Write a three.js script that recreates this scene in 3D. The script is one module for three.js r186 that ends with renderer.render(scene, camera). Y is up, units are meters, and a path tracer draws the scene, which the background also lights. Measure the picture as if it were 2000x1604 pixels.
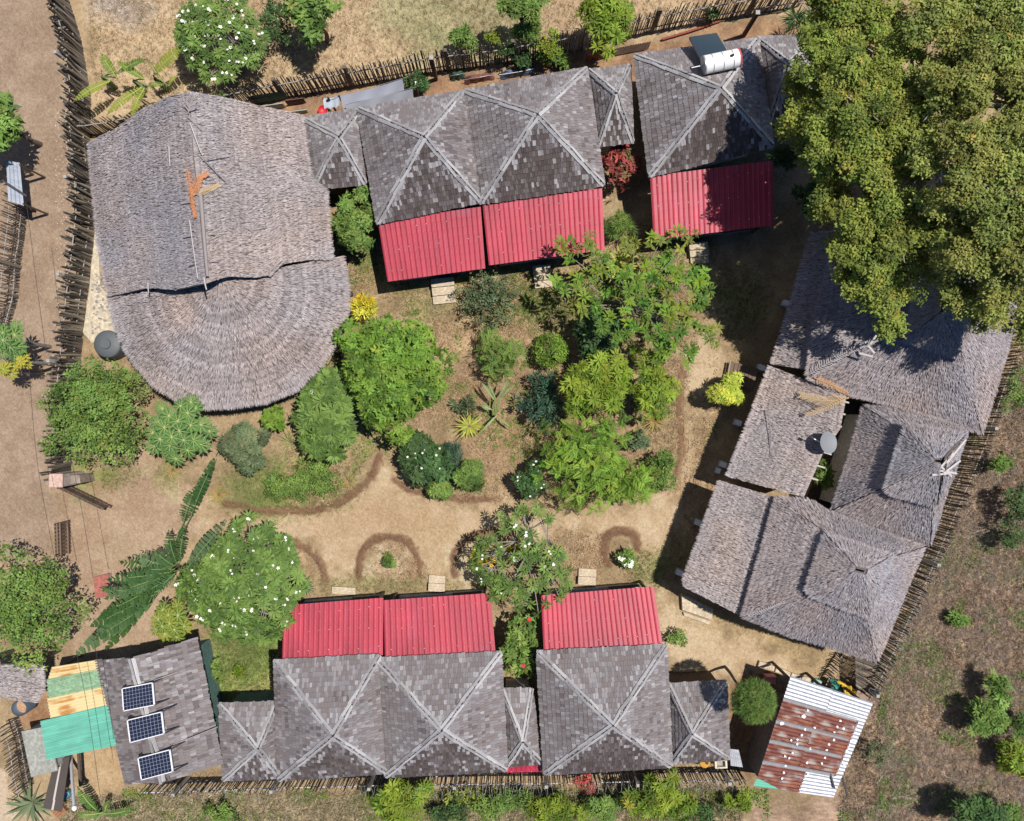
import * as THREE from 'three';
import { Sky } from 'three/addons/objects/Sky.js';
import { mergeGeometries } from 'three/addons/utils/BufferGeometryUtils.js';

// ---------------------------------------------------------------- camera, sky, sun, exposure
const HCAM = 36, FPX = 1650;                       // drone height and focal length (in photo pixels, 2000 x 1604)
const scene = new THREE.Scene();
const camera = new THREE.PerspectiveCamera(2 * Math.atan(802 / FPX) * 180 / Math.PI, 2000 / 1604, 0.5, 1500);
camera.position.set(0, HCAM, 0); camera.up.set(0, 0, -1); camera.lookAt(0, 0, 0);
const renderer = new THREE.WebGLRenderer({ antialias: true });
renderer.toneMapping = THREE.LinearToneMapping;
renderer.toneMappingExposure = 1.1;
renderer.shadowMap.enabled = true;
const sunDir = new THREE.Vector3(0.36, 1, -0.12).normalize();
const sky = new Sky(); sky.name = 'sky'; sky.scale.setScalar(1000);
sky.userData.kind = 'structure';
sky.material.uniforms.sunPosition.value.copy(sunDir);
sky.material.uniforms.turbidity.value = 2; sky.material.uniforms.rayleigh.value = 0.7; sky.material.uniforms.mieCoefficient.value = 0.003;
scene.add(sky);
scene.environmentIntensity = 0.1;
const sun = new THREE.DirectionalLight(0xfff8f0, 5.0); sun.name = 'sun';
sun.position.copy(sunDir).multiplyScalar(80); sun.castShadow = true;
Object.assign(sun.shadow.camera, { left: -35, right: 35, top: 35, bottom: -35, near: 1, far: 160 });
sun.shadow.mapSize.set(4096, 4096);
scene.add(sun, sun.target);

// ---------------------------------------------------------------- helpers
const V = (x, y, z) => new THREE.Vector3(x, y, z);
const UP = V(0, 1, 0);
let seed = 12345;
function R() { seed = (seed + 0x6D2B79F5) | 0; let t = Math.imul(seed ^ (seed >>> 15), 1 | seed); t = (t + Math.imul(t ^ (t >>> 7), 61 | t)) ^ t; return ((t ^ (t >>> 14)) >>> 0) / 4294967296; }
const rr = (a, b) => a + (b - a) * R();
const pick = a => a[Math.floor(R() * a.length)];
const lerp = (a, b, t) => a + (b - a) * t;
const smooth = (a, b, x) => { const t = Math.min(1, Math.max(0, (x - a) / (b - a))); return t * t * (3 - 2 * t); };
// the point of the place that lies at height h under a spot of the survey photo
const P = (px, py, h = 0) => V((px - 1000) / FPX * (HCAM - h), h, (py - 802) / FPX * (HCAM - h));
const M2 = (px, h = 0) => px / FPX * (HCAM - h);
const HASH = new Float32Array(65536); { const s0 = seed; seed = 99; for (let i = 0; i < 65536; i++) HASH[i] = R(); seed = s0; }
function vnoise(x, y) {
  const xi = Math.floor(x), yi = Math.floor(y); let fx = x - xi, fy = y - yi;
  fx = fx * fx * (3 - 2 * fx); fy = fy * fy * (3 - 2 * fy);
  const h = (i, j) => HASH[((i & 255) + ((j & 255) << 8)) & 65535];
  return lerp(lerp(h(xi, yi), h(xi + 1, yi), fx), lerp(h(xi, yi + 1), h(xi + 1, yi + 1), fx), fy);
}
function fbm(x, y, o = 4) { let s = 0, a = 0.5, n = 0; for (let i = 0; i < o; i++) { s += a * vnoise(x, y); n += a; x = x * 2.03 + 17.3; y = y * 2.03 + 5.1; a *= 0.5; } return s / n; }
const taken = new Map();
function numbered(name) { const n = taken.get(name) || 0; taken.set(name, n + 1); return n ? `${name}_${String(n).padStart(3, '0')}` : name; }
function shade(o) { o.castShadow = true; o.receiveShadow = true; return o; }
function thing(name, label, category, base = V(0, 0, 0), group) {
  const o = new THREE.Group(); o.name = numbered(name); o.position.copy(base); o.userData = { label, category };
  if (group) o.userData.group = group;
  scene.add(o); return o;
}
// a part whose geometry is written in world coordinates
function part(t, name, geo, mat, kind) {
  const m = shade(new THREE.Mesh(geo, mat)); m.name = name; m.position.copy(t.position).negate();
  if (kind) m.userData.kind = kind;
  t.add(m); return m;
}
function sub(p, name, geo, mat, kind) { const m = shade(new THREE.Mesh(geo, mat)); m.name = name; if (kind) m.userData.kind = kind; p.add(m); return m; }
function struct(name, geo, mat) { const m = shade(new THREE.Mesh(geo, mat)); m.name = numbered(name); m.userData.kind = 'structure'; m.userData.label = name.replace(/_/g, ' '); scene.add(m); return m; }
const inst = (name, geo, mat, mats, cols) => {
  const m = shade(new THREE.InstancedMesh(geo, mat, mats.length)); m.name = name; m.userData.kind = 'stuff';
  mats.forEach((x, i) => m.setMatrixAt(i, x)); const c = new THREE.Color();
  if (cols) cols.forEach((x, i) => m.setColorAt(i, c.setRGB(x[0], x[1], x[2])));
  return m;
};
function geoFrom(pos, idx, uv) {
  const g = new THREE.BufferGeometry(); g.setAttribute('position', new THREE.Float32BufferAttribute(pos, 3));
  g.setAttribute('uv', new THREE.Float32BufferAttribute(uv || new Array(pos.length / 3 * 2).fill(0), 2));
  g.setIndex(idx); g.computeVertexNormals(); return g;
}
const merge = l => mergeGeometries(l.map(g => { g = g.index ? g.toNonIndexed() : g; for (const k of Object.keys(g.attributes)) if (!['position', 'normal', 'uv'].includes(k)) g.deleteAttribute(k); return g; }));
// a bar between two points, box section w x t
function bar(a, b, w, t = w, up = UP) {
  const d = b.clone().sub(a), L = d.length(); const g = new THREE.BoxGeometry(w, L, t);
  const y = d.normalize(); let x = up.clone().cross(y); if (x.lengthSq() < 1e-4) x = V(1, 0, 0).cross(y); if (x.lengthSq() < 1e-4) x = V(0, 0, 1).cross(y); x.normalize();
  const z = x.clone().cross(y);
  g.applyMatrix4(new THREE.Matrix4().makeBasis(x, y, z).setPosition(a.clone().add(b).multiplyScalar(0.5))); return g;
}
function limb(pts, r0, r1, seg = 6) {
  const c = new THREE.CatmullRomCurve3(pts), n = Math.max(3, pts.length * 3), fr = c.computeFrenetFrames(n, false);
  const pos = [], idx = [], uv = [];
  for (let i = 0; i <= n; i++) {
    const p = c.getPoint(i / n), r = lerp(r0, r1, i / n);
    for (let k = 0; k <= seg; k++) { const a = k / seg * Math.PI * 2, q = p.clone().addScaledVector(fr.normals[i], Math.cos(a) * r).addScaledVector(fr.binormals[i], Math.sin(a) * r); pos.push(q.x, q.y, q.z); uv.push(k / seg, i / n * 4); }
  }
  for (let i = 0; i < n; i++) for (let k = 0; k < seg; k++) { const a = i * (seg + 1) + k, b = a + seg + 1; idx.push(a, a + 1, b, b, a + 1, b + 1); }
  return geoFrom(pos, idx, uv);
}
// a prism over a polygon given in world points (x, z used), from y0 to y1
function prism(pts, y0, y1, bevel = 0) {
  const s = new THREE.Shape(pts.map(p => new THREE.Vector2(p.x, -p.z)));
  const g = new THREE.ExtrudeGeometry(s, { depth: y1 - y0 - 2 * bevel, bevelEnabled: bevel > 0, bevelSize: bevel, bevelThickness: bevel, bevelOffset: -bevel, bevelSegments: 1, steps: 1 });
  g.rotateX(-Math.PI / 2); g.translate(0, y0 + bevel, 0); return g;
}
const inset = (pts, k) => { const c = pts.reduce((a, p) => a.add(p), V(0, 0, 0)).multiplyScalar(1 / pts.length); return pts.map(p => { const d = p.clone().sub(c); return p.clone().addScaledVector(d.setY(0).normalize(), -k); }); };
const mid = (a, b, t = 0.5) => a.clone().lerp(b, t);
// a slab over four points (top face through the points)
function slab(a, b, c, d, t) {
  const n = b.clone().sub(a).cross(d.clone().sub(a)).normalize(); if (n.y < 0) n.negate();
  const q = [a, b, c, d], l = q.map(p => p.clone().addScaledVector(n, -t)), pos = [], idx = [], uv = [];
  const quad = (i, j, k, m) => { const o = pos.length / 3; for (const p of [i, j, k, m]) pos.push(p.x, p.y, p.z); uv.push(0, 0, 1, 0, 1, 1, 0, 1); idx.push(o, o + 1, o + 2, o, o + 2, o + 3); };
  quad(...q); quad(l[3], l[2], l[1], l[0]); for (let i = 0; i < 4; i++) quad(q[i], l[i], l[(i + 1) % 4], q[(i + 1) % 4]);
  return geoFrom(pos, idx, uv);
}

// ---------------------------------------------------------------- materials
function tex(w, h, f, srgb = true, rep = true) {
  const d = new Uint8Array(w * h * 4);
  for (let j = 0; j < h; j++) for (let i = 0; i < w; i++) { const c = f(i / w, j / h, i, j), o = (j * w + i) * 4; d[o] = c[0]; d[o + 1] = c[1]; d[o + 2] = c[2]; d[o + 3] = 255; }
  const t = new THREE.DataTexture(d, w, h); t.magFilter = THREE.LinearFilter; t.minFilter = THREE.LinearMipmapLinearFilter; t.generateMipmaps = true;
  if (rep) t.wrapS = t.wrapT = THREE.RepeatWrapping; if (srgb) t.colorSpace = THREE.SRGBColorSpace; t.needsUpdate = true; return t;
}
const lin = (r, g, b) => new THREE.Color().setRGB(r, g, b);
const std = (c, o = {}) => new THREE.MeshStandardMaterial({ color: Array.isArray(c) ? lin(...c) : c, roughness: 0.9, side: THREE.DoubleSide, ...o });
const grainTex = tex(64, 256, (u, v) => { const g = 178 + 84 * (0.55 * vnoise(u * 22, v * 3) + 0.45 * vnoise(u * 60 + 9, v * 7 + 3)); return [g, g, g]; });
const grainBump = tex(64, 256, (u, v) => { const g = 255 * (0.6 * vnoise(u * 22, v * 3) + 0.4 * vnoise(u * 60 + 9, v * 7 + 3)); return [g, g, g]; }, false);
const mottle = tex(256, 256, (u, v) => { const g = 228 + 70 * (fbm(u * 12, v * 12) - 0.5) * 1.3; const q = Math.min(255, g); return [q, q, q]; });
const wood = (c, o) => std(c, { map: grainTex, bumpMap: grainBump, bumpScale: 0.004, ...o });
const leafMat = new THREE.MeshPhysicalMaterial({ color: 0xffffff, roughness: 0.62, side: THREE.DoubleSide, transmission: 0.32, thickness: 0, specularIntensity: 0.35 });
const petalMat = std([0.82, 0.8, 0.72], { roughness: 0.8 });
const M = {
  bark: std([0.17, 0.13, 0.1], { map: mottle }), paleBark: std([0.34, 0.31, 0.27], { map: mottle }), greenStem: std([0.16, 0.22, 0.07]),
  deck: wood([0.06, 0.045, 0.04]), beam: wood([0.12, 0.085, 0.06]), plank: wood([0.42, 0.33, 0.22]),
  wallWhite: std([0.6, 0.57, 0.52], { map: mottle }), wallDark: std([0.1, 0.07, 0.05], { map: mottle }), wallTeal: std([0.1, 0.2, 0.18], { map: mottle }),
  stone: std([0.6, 0.5, 0.36], { map: mottle, bumpMap: mottle, bumpScale: 0.01 }), concrete: std([0.42, 0.4, 0.37], { map: mottle }),
  red: new THREE.MeshStandardMaterial({ color: lin(0.47, 0.036, 0.066), roughness: 0.5, side: THREE.DoubleSide, map: mottle }),
  white: std([0.75, 0.75, 0.76], { roughness: 0.6 }), cloth: std([0.55, 0.58, 0.66], { roughness: 0.95 }),
  steel: std([0.45, 0.46, 0.47], { roughness: 0.45, metalness: 0.6 }), dark: std([0.03, 0.03, 0.032], { roughness: 0.6 }),
  thatchBase: std([0.15, 0.128, 0.122], { map: mottle }), soil: std([0.22, 0.14, 0.09], { map: mottle, bumpMap: mottle, bumpScale: 0.02 }),
  picket: [[0.2, 0.165, 0.125], [0.12, 0.1, 0.08], [0.32, 0.27, 0.2], [0.07, 0.06, 0.05]].map(c => std(c)),
  rail: std([0.3, 0.28, 0.26]),
};
M.red.map = tex(512, 512, (u, v) => { const s = fbm(u * 40, v * 3, 3) - 0.5, b = fbm(u * 5 + 3, v * 5, 4) - 0.5, d = smooth(0.6, 0.8, fbm(u * 9 + 20, v * 6, 4)) * 0.35, k = 226 + s * 46 + b * 60; return [Math.min(255, k), Math.min(255, k * (1 + d * 0.9)), Math.min(255, k * (1 + d * 0.8))]; });
M.red.map.repeat.set(0.35, 0.35);

// ---------------------------------------------------------------- ground
const GX = 32, GZ = 28, GW = 640, GH = 560;
const toG = (px, py) => { const p = P(px, py, 0); return [(p.x + GX) / (2 * GX) * GW, (p.z + GZ) / (2 * GZ) * GH]; };
function maskOf(polys, blur) {
  const m = new Float32Array(GW * GH);
  for (const poly of polys) {
    const q = poly.map(p => toG(p[0], p[1]));
    for (let j = 0; j < GH; j++) {
      const xs = []; for (let k = 0; k < q.length; k++) { const a = q[k], b = q[(k + 1) % q.length]; if ((a[1] > j) !== (b[1] > j)) xs.push(a[0] + (j - a[1]) / (b[1] - a[1]) * (b[0] - a[0])); }
      xs.sort((a, b) => a - b); for (let k = 0; k + 1 < xs.length; k += 2) for (let i = Math.max(0, Math.ceil(xs[k])); i <= Math.min(GW - 1, xs[k + 1]); i++) m[j * GW + i] = 1;
    }
  }
  const t = new Float32Array(m.length);
  for (let pass = 0; pass < 2; pass++) {
    for (let j = 0; j < GH; j++) { let s = 0; for (let i = -blur; i < GW; i++) { if (i + blur < GW) s += m[j * GW + i + blur]; if (i - blur - 1 >= 0) s -= m[j * GW + i - blur - 1]; if (i >= 0) t[j * GW + i] = s / (2 * blur + 1); } }
    for (let i = 0; i < GW; i++) { let s = 0; for (let j = -blur; j < GH; j++) { if (j + blur < GH) s += t[(j + blur) * GW + i]; if (j - blur - 1 >= 0) s -= t[(j - blur - 1) * GW + i]; if (j >= 0) m[j * GW + i] = s / (2 * blur + 1); } }
  }
  return m;
}
const ell = (x, y, a, b, r = 0) => Array.from({ length: 24 }, (_, i) => { const t = i / 24 * 6.2832, c = Math.cos(t) * a, s = Math.sin(t) * b; return [x + c * Math.cos(r) - s * Math.sin(r), y + c * Math.sin(r) + s * Math.cos(r)]; });
const roadPoly = [[-420, -420], [100, -420], [106, 0], [136, 150], [144, 280], [156, 360], [146, 420], [134, 540], [124, 660], [112, 930], [106, 1090], [40, 1100], [-420, 1140]];
const yardPoly = [[106, 870], [180, 860], [262, 870], [290, 890], [340, 950], [400, 985], [420, 1010], [350, 1060], [330, 1150], [350, 1260], [200, 1290], [120, 1290], [110, 1100]];
const pathPoly = [[350, 950], [420, 985], [560, 1008], [650, 990], [715, 935], [742, 880], [790, 940], [850, 985], [1000, 985], [1120, 995], [1250, 975], [1315, 955], [1335, 880], [1335, 760], [1372, 640], [1385, 560], [1410, 545], [1425, 600], [1395, 720], [1372, 800], [1345, 930], [1320, 1040], [1290, 1140], [1330, 1200], [1480, 1260], [1640, 1310], [1600, 1340], [1480, 1310], [1420, 1330], [1310, 1330], [1290, 1240], [1260, 1130], [1240, 1050], [1170, 1045], [1100, 1035], [960, 1035], [905, 1065], [885, 1130], [835, 1135], [810, 1065], [755, 1045], [705, 1070], [690, 1130], [650, 1140], [620, 1085], [570, 1050], [450, 1025], [340, 1020]];
const clearPoly = [[880, 590], [1000, 620], [1150, 600], [1110, 660], [1010, 670], [900, 680], [870, 790], [850, 720]];
const borderLines = [
  [[[703, 1140], [702, 1095], [722, 1060], [757, 1048], [795, 1060], [818, 1095], [822, 1135]], 0.17, 0.07, 'horseshoe soil border round a small bed'],
  [[[888, 1130], [886, 1095], [900, 1065], [935, 1045], [985, 1035]], 0.17, 0.07, 'curved soil border under the frangipani'],
  [[[1190, 1110], [1180, 1080], [1184, 1050], [1208, 1036], [1238, 1048], [1246, 1080]], 0.2, 0.08, 'soil ring round a white flowering plant'],
  [[[560, 1055], [600, 1075], [625, 1100], [635, 1145]], 0.15, 0.06, 'curved soil border beside the white frangipani'],
  [[[742, 880], [728, 925], [690, 965], [640, 992], [540, 998], [430, 985]], 0.16, 0.07, 'long curved soil border of the west bed'],
  [[[760, 930], [800, 955], [880, 975], [980, 975]], 0.13, 0.05, 'soil border of the middle bed'],
  [[[1335, 700], [1325, 780], [1330, 880], [1315, 950]], 0.13, 0.05, 'soil border along the east path'],
];
const ribbon = (pts, w) => { const c = new THREE.CatmullRomCurve3(pts.map(p => V(p[0], 0, p[1]))), a = [], b = []; for (let i = 0; i <= 40; i++) { const p = c.getPointAt(i / 40), t = c.getTangentAt(i / 40); a.push([p.x - t.z * w, p.z + t.x * w]); b.unshift([p.x + t.z * w, p.z - t.x * w]); } return [...a, ...b]; };
const zones = [ // polygons, blur, colour a, colour b, strength
  [[[[1640, 1310], [1720, 1290], [1860, 900], [1990, 680], [2400, 500], [2400, 2100], [1300, 2100], [1440, 1560], [1640, 1570]]], 10, [160, 130, 106], [192, 158, 128], 1],
  [[[[-200, 1560], [200, 1560], [1440, 1535], [1440, 2100], [-200, 2100]]], 6, [178, 152, 118], [205, 180, 140], 1],
  [[[[150, -300], [1600, -300], [1600, -10], [1250, 60], [900, 140], [560, 200], [380, 200], [190, 250]]], 6, [198, 166, 128], [222, 190, 148], 1],
  [[ell(900, 40, 170, 80), ell(760, 15, 80, 40)], 12, [150, 152, 104], [186, 176, 128], 0.75],
  [[ell(235, 0, 75, 45)], 8, [158, 142, 132], [190, 172, 158], 0.7],
  [[[[480, 205], [800, 150], [1240, 90], [1500, 30], [1640, 60], [1640, 120], [1220, 180], [700, 250], [480, 240]]], 5, [150, 112, 84], [190, 148, 108], 0.9],
  [[roadPoly], 3, [166, 138, 112], [182, 154, 127], 1],
  [[yardPoly], 5, [178, 146, 116], [196, 166, 134], 1],
  [[ell(170, 950, 60, 50), ell(230, 1075, 70, 16)], 6, [176, 136, 104], [150, 140, 96], 0.6],
  [[clearPoly], 8, [198, 158, 118], [214, 178, 136], 0.95],
  [[ell(1080, 790, 150, 80), ell(960, 850, 110, 70), ell(1230, 800, 90, 60), ell(930, 750, 60, 60)], 12, [150, 118, 86], [186, 150, 112], 0.8],
  [[pathPoly], 5, [196, 164, 124], [216, 188, 150], 1],
  [[[[540, 1000], [640, 1010], [760, 960], [860, 1010], [1000, 1010], [1000, 1025], [860, 1050], [760, 1030], [640, 1060], [540, 1040]]], 9, [184, 146, 108], [198, 162, 124], 0.9],
  [[ell(700, 520, 40, 60), ell(830, 600, 60, 40), ell(1440, 590, 50, 75), ell(1020, 570, 60, 50), ell(1290, 490, 40, 30), ell(1180, 600, 150, 60), ell(960, 640, 60, 20), ell(1300, 850, 30, 50), ell(880, 800, 40, 40)], 9, [138, 140, 84], [176, 162, 104], 0.85],
  [[ell(480, 1270, 80, 90), ell(415, 1330, 35, 60)], 8, [122, 142, 68], [166, 170, 92], 0.95],
  [[ell(740, 1145, 180, 14), ell(1000, 1150, 120, 12), ell(1265, 1115, 40, 40), ell(1330, 1080, 14, 60)], 5, [132, 150, 78], [176, 168, 108], 0.8],
  [[ell(210, 925, 75, 24), ell(335, 930, 20, 35)], 5, [126, 138, 66], [160, 158, 90], 0.9],
  [[ell(570, 945, 150, 48), ell(500, 980, 100, 22)], 9, [110, 130, 60], [150, 150, 84], 0.85],
  [[ell(640, 860, 110, 60)], 10, [174, 150, 104], [192, 170, 118], 0.8],
  [[ell(1430, 1200, 120, 22, 0.35), ell(1560, 1260, 90, 18, 0.35)], 8, [160, 140, 82], [200, 170, 112], 0.8],
  [[ell(762, 1100, 44, 40), ell(915, 1100, 40, 50)], 4, [206, 182, 144], [222, 200, 162], 0.95],
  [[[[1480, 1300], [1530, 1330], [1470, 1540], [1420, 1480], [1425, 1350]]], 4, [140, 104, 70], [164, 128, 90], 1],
  [[[[145, 1470], [240, 1455], [250, 1545], [170, 1552]]], 2, [196, 160, 116], [208, 176, 132], 1],
  [[[[-60, 1480], [10, 1500], [22, 1640], [-60, 1640]]], 3, [210, 182, 148], [222, 196, 164], 1],
  [[[[30, 1370], [110, 1370], [110, 1470], [50, 1450]]], 4, [160, 118, 82], [176, 136, 100], 1],
  ...borderLines.map(b => [[ribbon(b[0], b[1] * 46)], 1, [124, 92, 66], [148, 112, 82], 1]),
].map(z => ({ m: maskOf(z[0], z[1]), a: z[2], b: z[3], k: z[4] }));
const sampleMask = (m, gx, gy) => { const i = Math.min(GW - 2, Math.max(0, gx | 0)), j = Math.min(GH - 2, Math.max(0, gy | 0)), fx = Math.min(1, Math.max(0, gx - i)), fy = Math.min(1, Math.max(0, gy - j)); return lerp(lerp(m[j * GW + i], m[j * GW + i + 1], fx), lerp(m[(j + 1) * GW + i], m[(j + 1) * GW + i + 1], fx), fy); };
const scrubMask = zones[0].m;
const TW = 2048, TH = 1792;
const grains = new Float32Array(65536); for (let i = 0; i < 65536; i++) grains[i] = R() - 0.5;
const groundTex = tex(TW, TH, (u, v, i, j) => {
  const x = u * 2 * GX, z = (1 - v) * 2 * GZ;     // rows of a DataTexture start at the bottom
  const wx = (fbm(x * 0.9, z * 0.9, 3) - 0.5) * 9 + (vnoise(x * 6, z * 6) - 0.5) * 5, wz = (fbm(x * 0.9 + 40, z * 0.9 + 7, 3) - 0.5) * 9 + (vnoise(x * 6 + 50, z * 6) - 0.5) * 5;
  const gx = u * GW, gy = (1 - v) * GH, nb = zones.length - borderLines.length, mixn = fbm(x * 1.7, z * 1.7, 4), coarse = fbm(x * 0.45 + 9, z * 0.45, 3);
  const q = smooth(0.3, 0.7, mixn * 0.65 + coarse * 0.35);
  let r = lerp(160, 196, q), g = lerp(134, 166, q), b = lerp(98, 126, q);
  let scrub = 0;
  for (let k = 0; k < zones.length; k++) {
    const Z = zones[k]; const wk = k >= nb ? 0.22 : 1; let t = sampleMask(Z.m, gx + wx * wk, gy + wz * wk); if (t < 0.01) { continue; }
    t = smooth(0.2, 0.8, t + (mixn - 0.5) * 0.5 * (t < 0.98 ? 1 : 0)) * (Z.k + (Z.k < 1 ? (coarse - 0.5) * 0.9 : 0)); t = Math.min(1, Math.max(0, t));
    r = lerp(r, lerp(Z.a[0], Z.b[0], q), t); g = lerp(g, lerp(Z.a[1], Z.b[1], q), t); b = lerp(b, lerp(Z.a[2], Z.b[2], q), t); if (k === 0) scrub = t;
  }
  const f = grains[(i * 7 + j * 131) & 65535] * 16 + (vnoise(x * 22, z * 22) - 0.5) * 26 + (vnoise(x * 9 + 3, z * 11) - 0.5) * 14;
  const s = scrub * ((vnoise(x * 5, z * 13) - 0.5) * 44 + (fbm(x * 1.1 + 80, z * 1.1, 3) - 0.5) * 50);
  return [Math.max(0, Math.min(255, (r + f + s) * 0.975)), Math.max(0, Math.min(255, g + f + s * 0.95)), Math.max(0, Math.min(255, (b + f * 0.9 + s * 0.85) * 1.03))];
}, true, false);
const groundBump = tex(1024, 1024, (u, v) => { const g = 255 * (0.5 * fbm(u * 256, v * 256, 3) + 0.5 * fbm(u * 64, v * 64, 3)); return [g, g, g]; }, false); groundBump.repeat.set(4, 4);
const groundMat = new THREE.MeshStandardMaterial({ map: groundTex, color: lin(0.66, 0.66, 0.66), roughness: 1, bumpMap: groundBump, bumpScale: 0.05 });
const gUV = (x, z) => [(x + GX) / (2 * GX), 1 - (z + GZ) / (2 * GZ)];
{
  const g = new THREE.PlaneGeometry(2 * GX, 2 * GZ, 1, 1); g.rotateX(-Math.PI / 2);
  const m = struct('ground', g, groundMat); m.userData.label = 'dry sandy ground with patches of grass';
  const far = new THREE.Shape([[-400, -400], [400, -400], [400, 400], [-400, 400]].map(p => new THREE.Vector2(...p)));
  far.holes.push(new THREE.Path([[-GX, -GZ], [-GX, GZ], [GX, GZ], [GX, -GZ]].map(p => new THREE.Vector2(...p))));
  const fg = new THREE.ShapeGeometry(far); fg.rotateX(-Math.PI / 2);
  const ft = mottle.clone(); ft.repeat.set(0.2, 0.2); ft.needsUpdate = true;
  const o = struct('terrain', fg, std([0.36, 0.27, 0.17], { map: ft })); o.userData.label = 'dry scrubland around the compound';
}
function sheet(name, poly, y, label) {
  const s = new THREE.Shape(poly.map(p => { const w = P(p[0], p[1], 0); return new THREE.Vector2(Math.max(-31.9, w.x), Math.min(27.9, Math.max(-27.9, -w.z))); }));
  const g = new THREE.ShapeGeometry(s); g.rotateX(-Math.PI / 2); g.translate(0, y, 0);
  const p = g.attributes.position, uv = []; for (let i = 0; i < p.count; i++) uv.push(...gUV(p.getX(i), p.getZ(i)));
  g.setAttribute('uv', new THREE.Float32BufferAttribute(uv, 2)); const m = struct(name, g, groundMat); m.userData.label = label; return m;
}
sheet('road', roadPoly, 0.004, 'brown dirt road along the west fence');
sheet('yard', yardPoly, 0.008, 'beaten earth entrance yard inside the gate');
sheet('path', pathPoly, 0.012, 'pale sandy garden path');

// low mounded borders of dark soil round the beds
function border(pts, w, hgt, closed = false, label) {
  const c = new THREE.CatmullRomCurve3(pts.map(p => P(p[0], p[1], 0)), closed), n = 90, pos = [], idx = [], uv = [], K = 6;
  for (let i = 0; i <= n; i++) {
    const p = c.getPointAt(i / n), t = c.getTangentAt(i / n), s = V(-t.z, 0, t.x).normalize();
    for (let k = 0; k <= K; k++) {
      const a = k / K * 2 - 1, ww = w * (0.8 + 0.5 * vnoise(i * 0.35, 3 + pts.length)), q = p.clone().addScaledVector(s, a * ww);
      const e = Math.min(1, Math.min(i, n - i) / 6 + (closed ? 1 : 0));
      pos.push(q.x, 0.0135 + 0.6 * hgt * Math.cos(a * 1.57) * e * (0.5 + vnoise(q.x * 5, q.z * 5)), q.z); uv.push(...gUV(q.x, q.z));
    }
  }
  for (let i = 0; i < n; i++) for (let k = 0; k < K; k++) { const a = i * (K + 1) + k, b = a + K + 1; idx.push(a, b, a + 1, a + 1, b, b + 1); }
  const m = struct('garden_border', geoFrom(pos, idx, uv), groundMat); m.userData.label = label;
}
for (const b of borderLines) border(b[0], b[1] * 0.8, b[2], false, b[3]);

// ---------------------------------------------------------------- shingled hip roofs
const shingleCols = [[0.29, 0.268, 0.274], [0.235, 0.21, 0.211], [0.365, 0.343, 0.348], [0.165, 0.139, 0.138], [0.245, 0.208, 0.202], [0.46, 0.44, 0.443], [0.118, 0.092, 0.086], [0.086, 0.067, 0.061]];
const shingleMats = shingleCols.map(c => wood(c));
const boxG = new THREE.BoxGeometry(1, 1, 1);
{ // grain runs along the length (y) on every face
  const p = boxG.attributes.position, uv = boxG.attributes.uv; for (let i = 0; i < p.count; i++) uv.setXY(i, p.getX(i) * 0.35 + 0.5 + p.getZ(i) * 0.1, p.getY(i) * 0.3 + 0.5);
}
const capMats = [[0.5, 0.49, 0.5], [0.44, 0.43, 0.435], [0.58, 0.57, 0.57], [0.36, 0.345, 0.345]].map(c => wood(c));
const SLOPE_TONES = { N: [3, 1, 4, 4, 1, 0, 0, 2, 2], W: [3, 3, 1, 4, 1, 0, 0, 2], E: [3, 3, 4, 1, 4, 0, 0, 2], S: [7, 7, 7, 6, 6, 6, 3, 3, 1], O: [1, 1, 4, 4, 0, 3, 2] };  // shingle mix for each roof side; south slopes take the darkest tones
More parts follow.
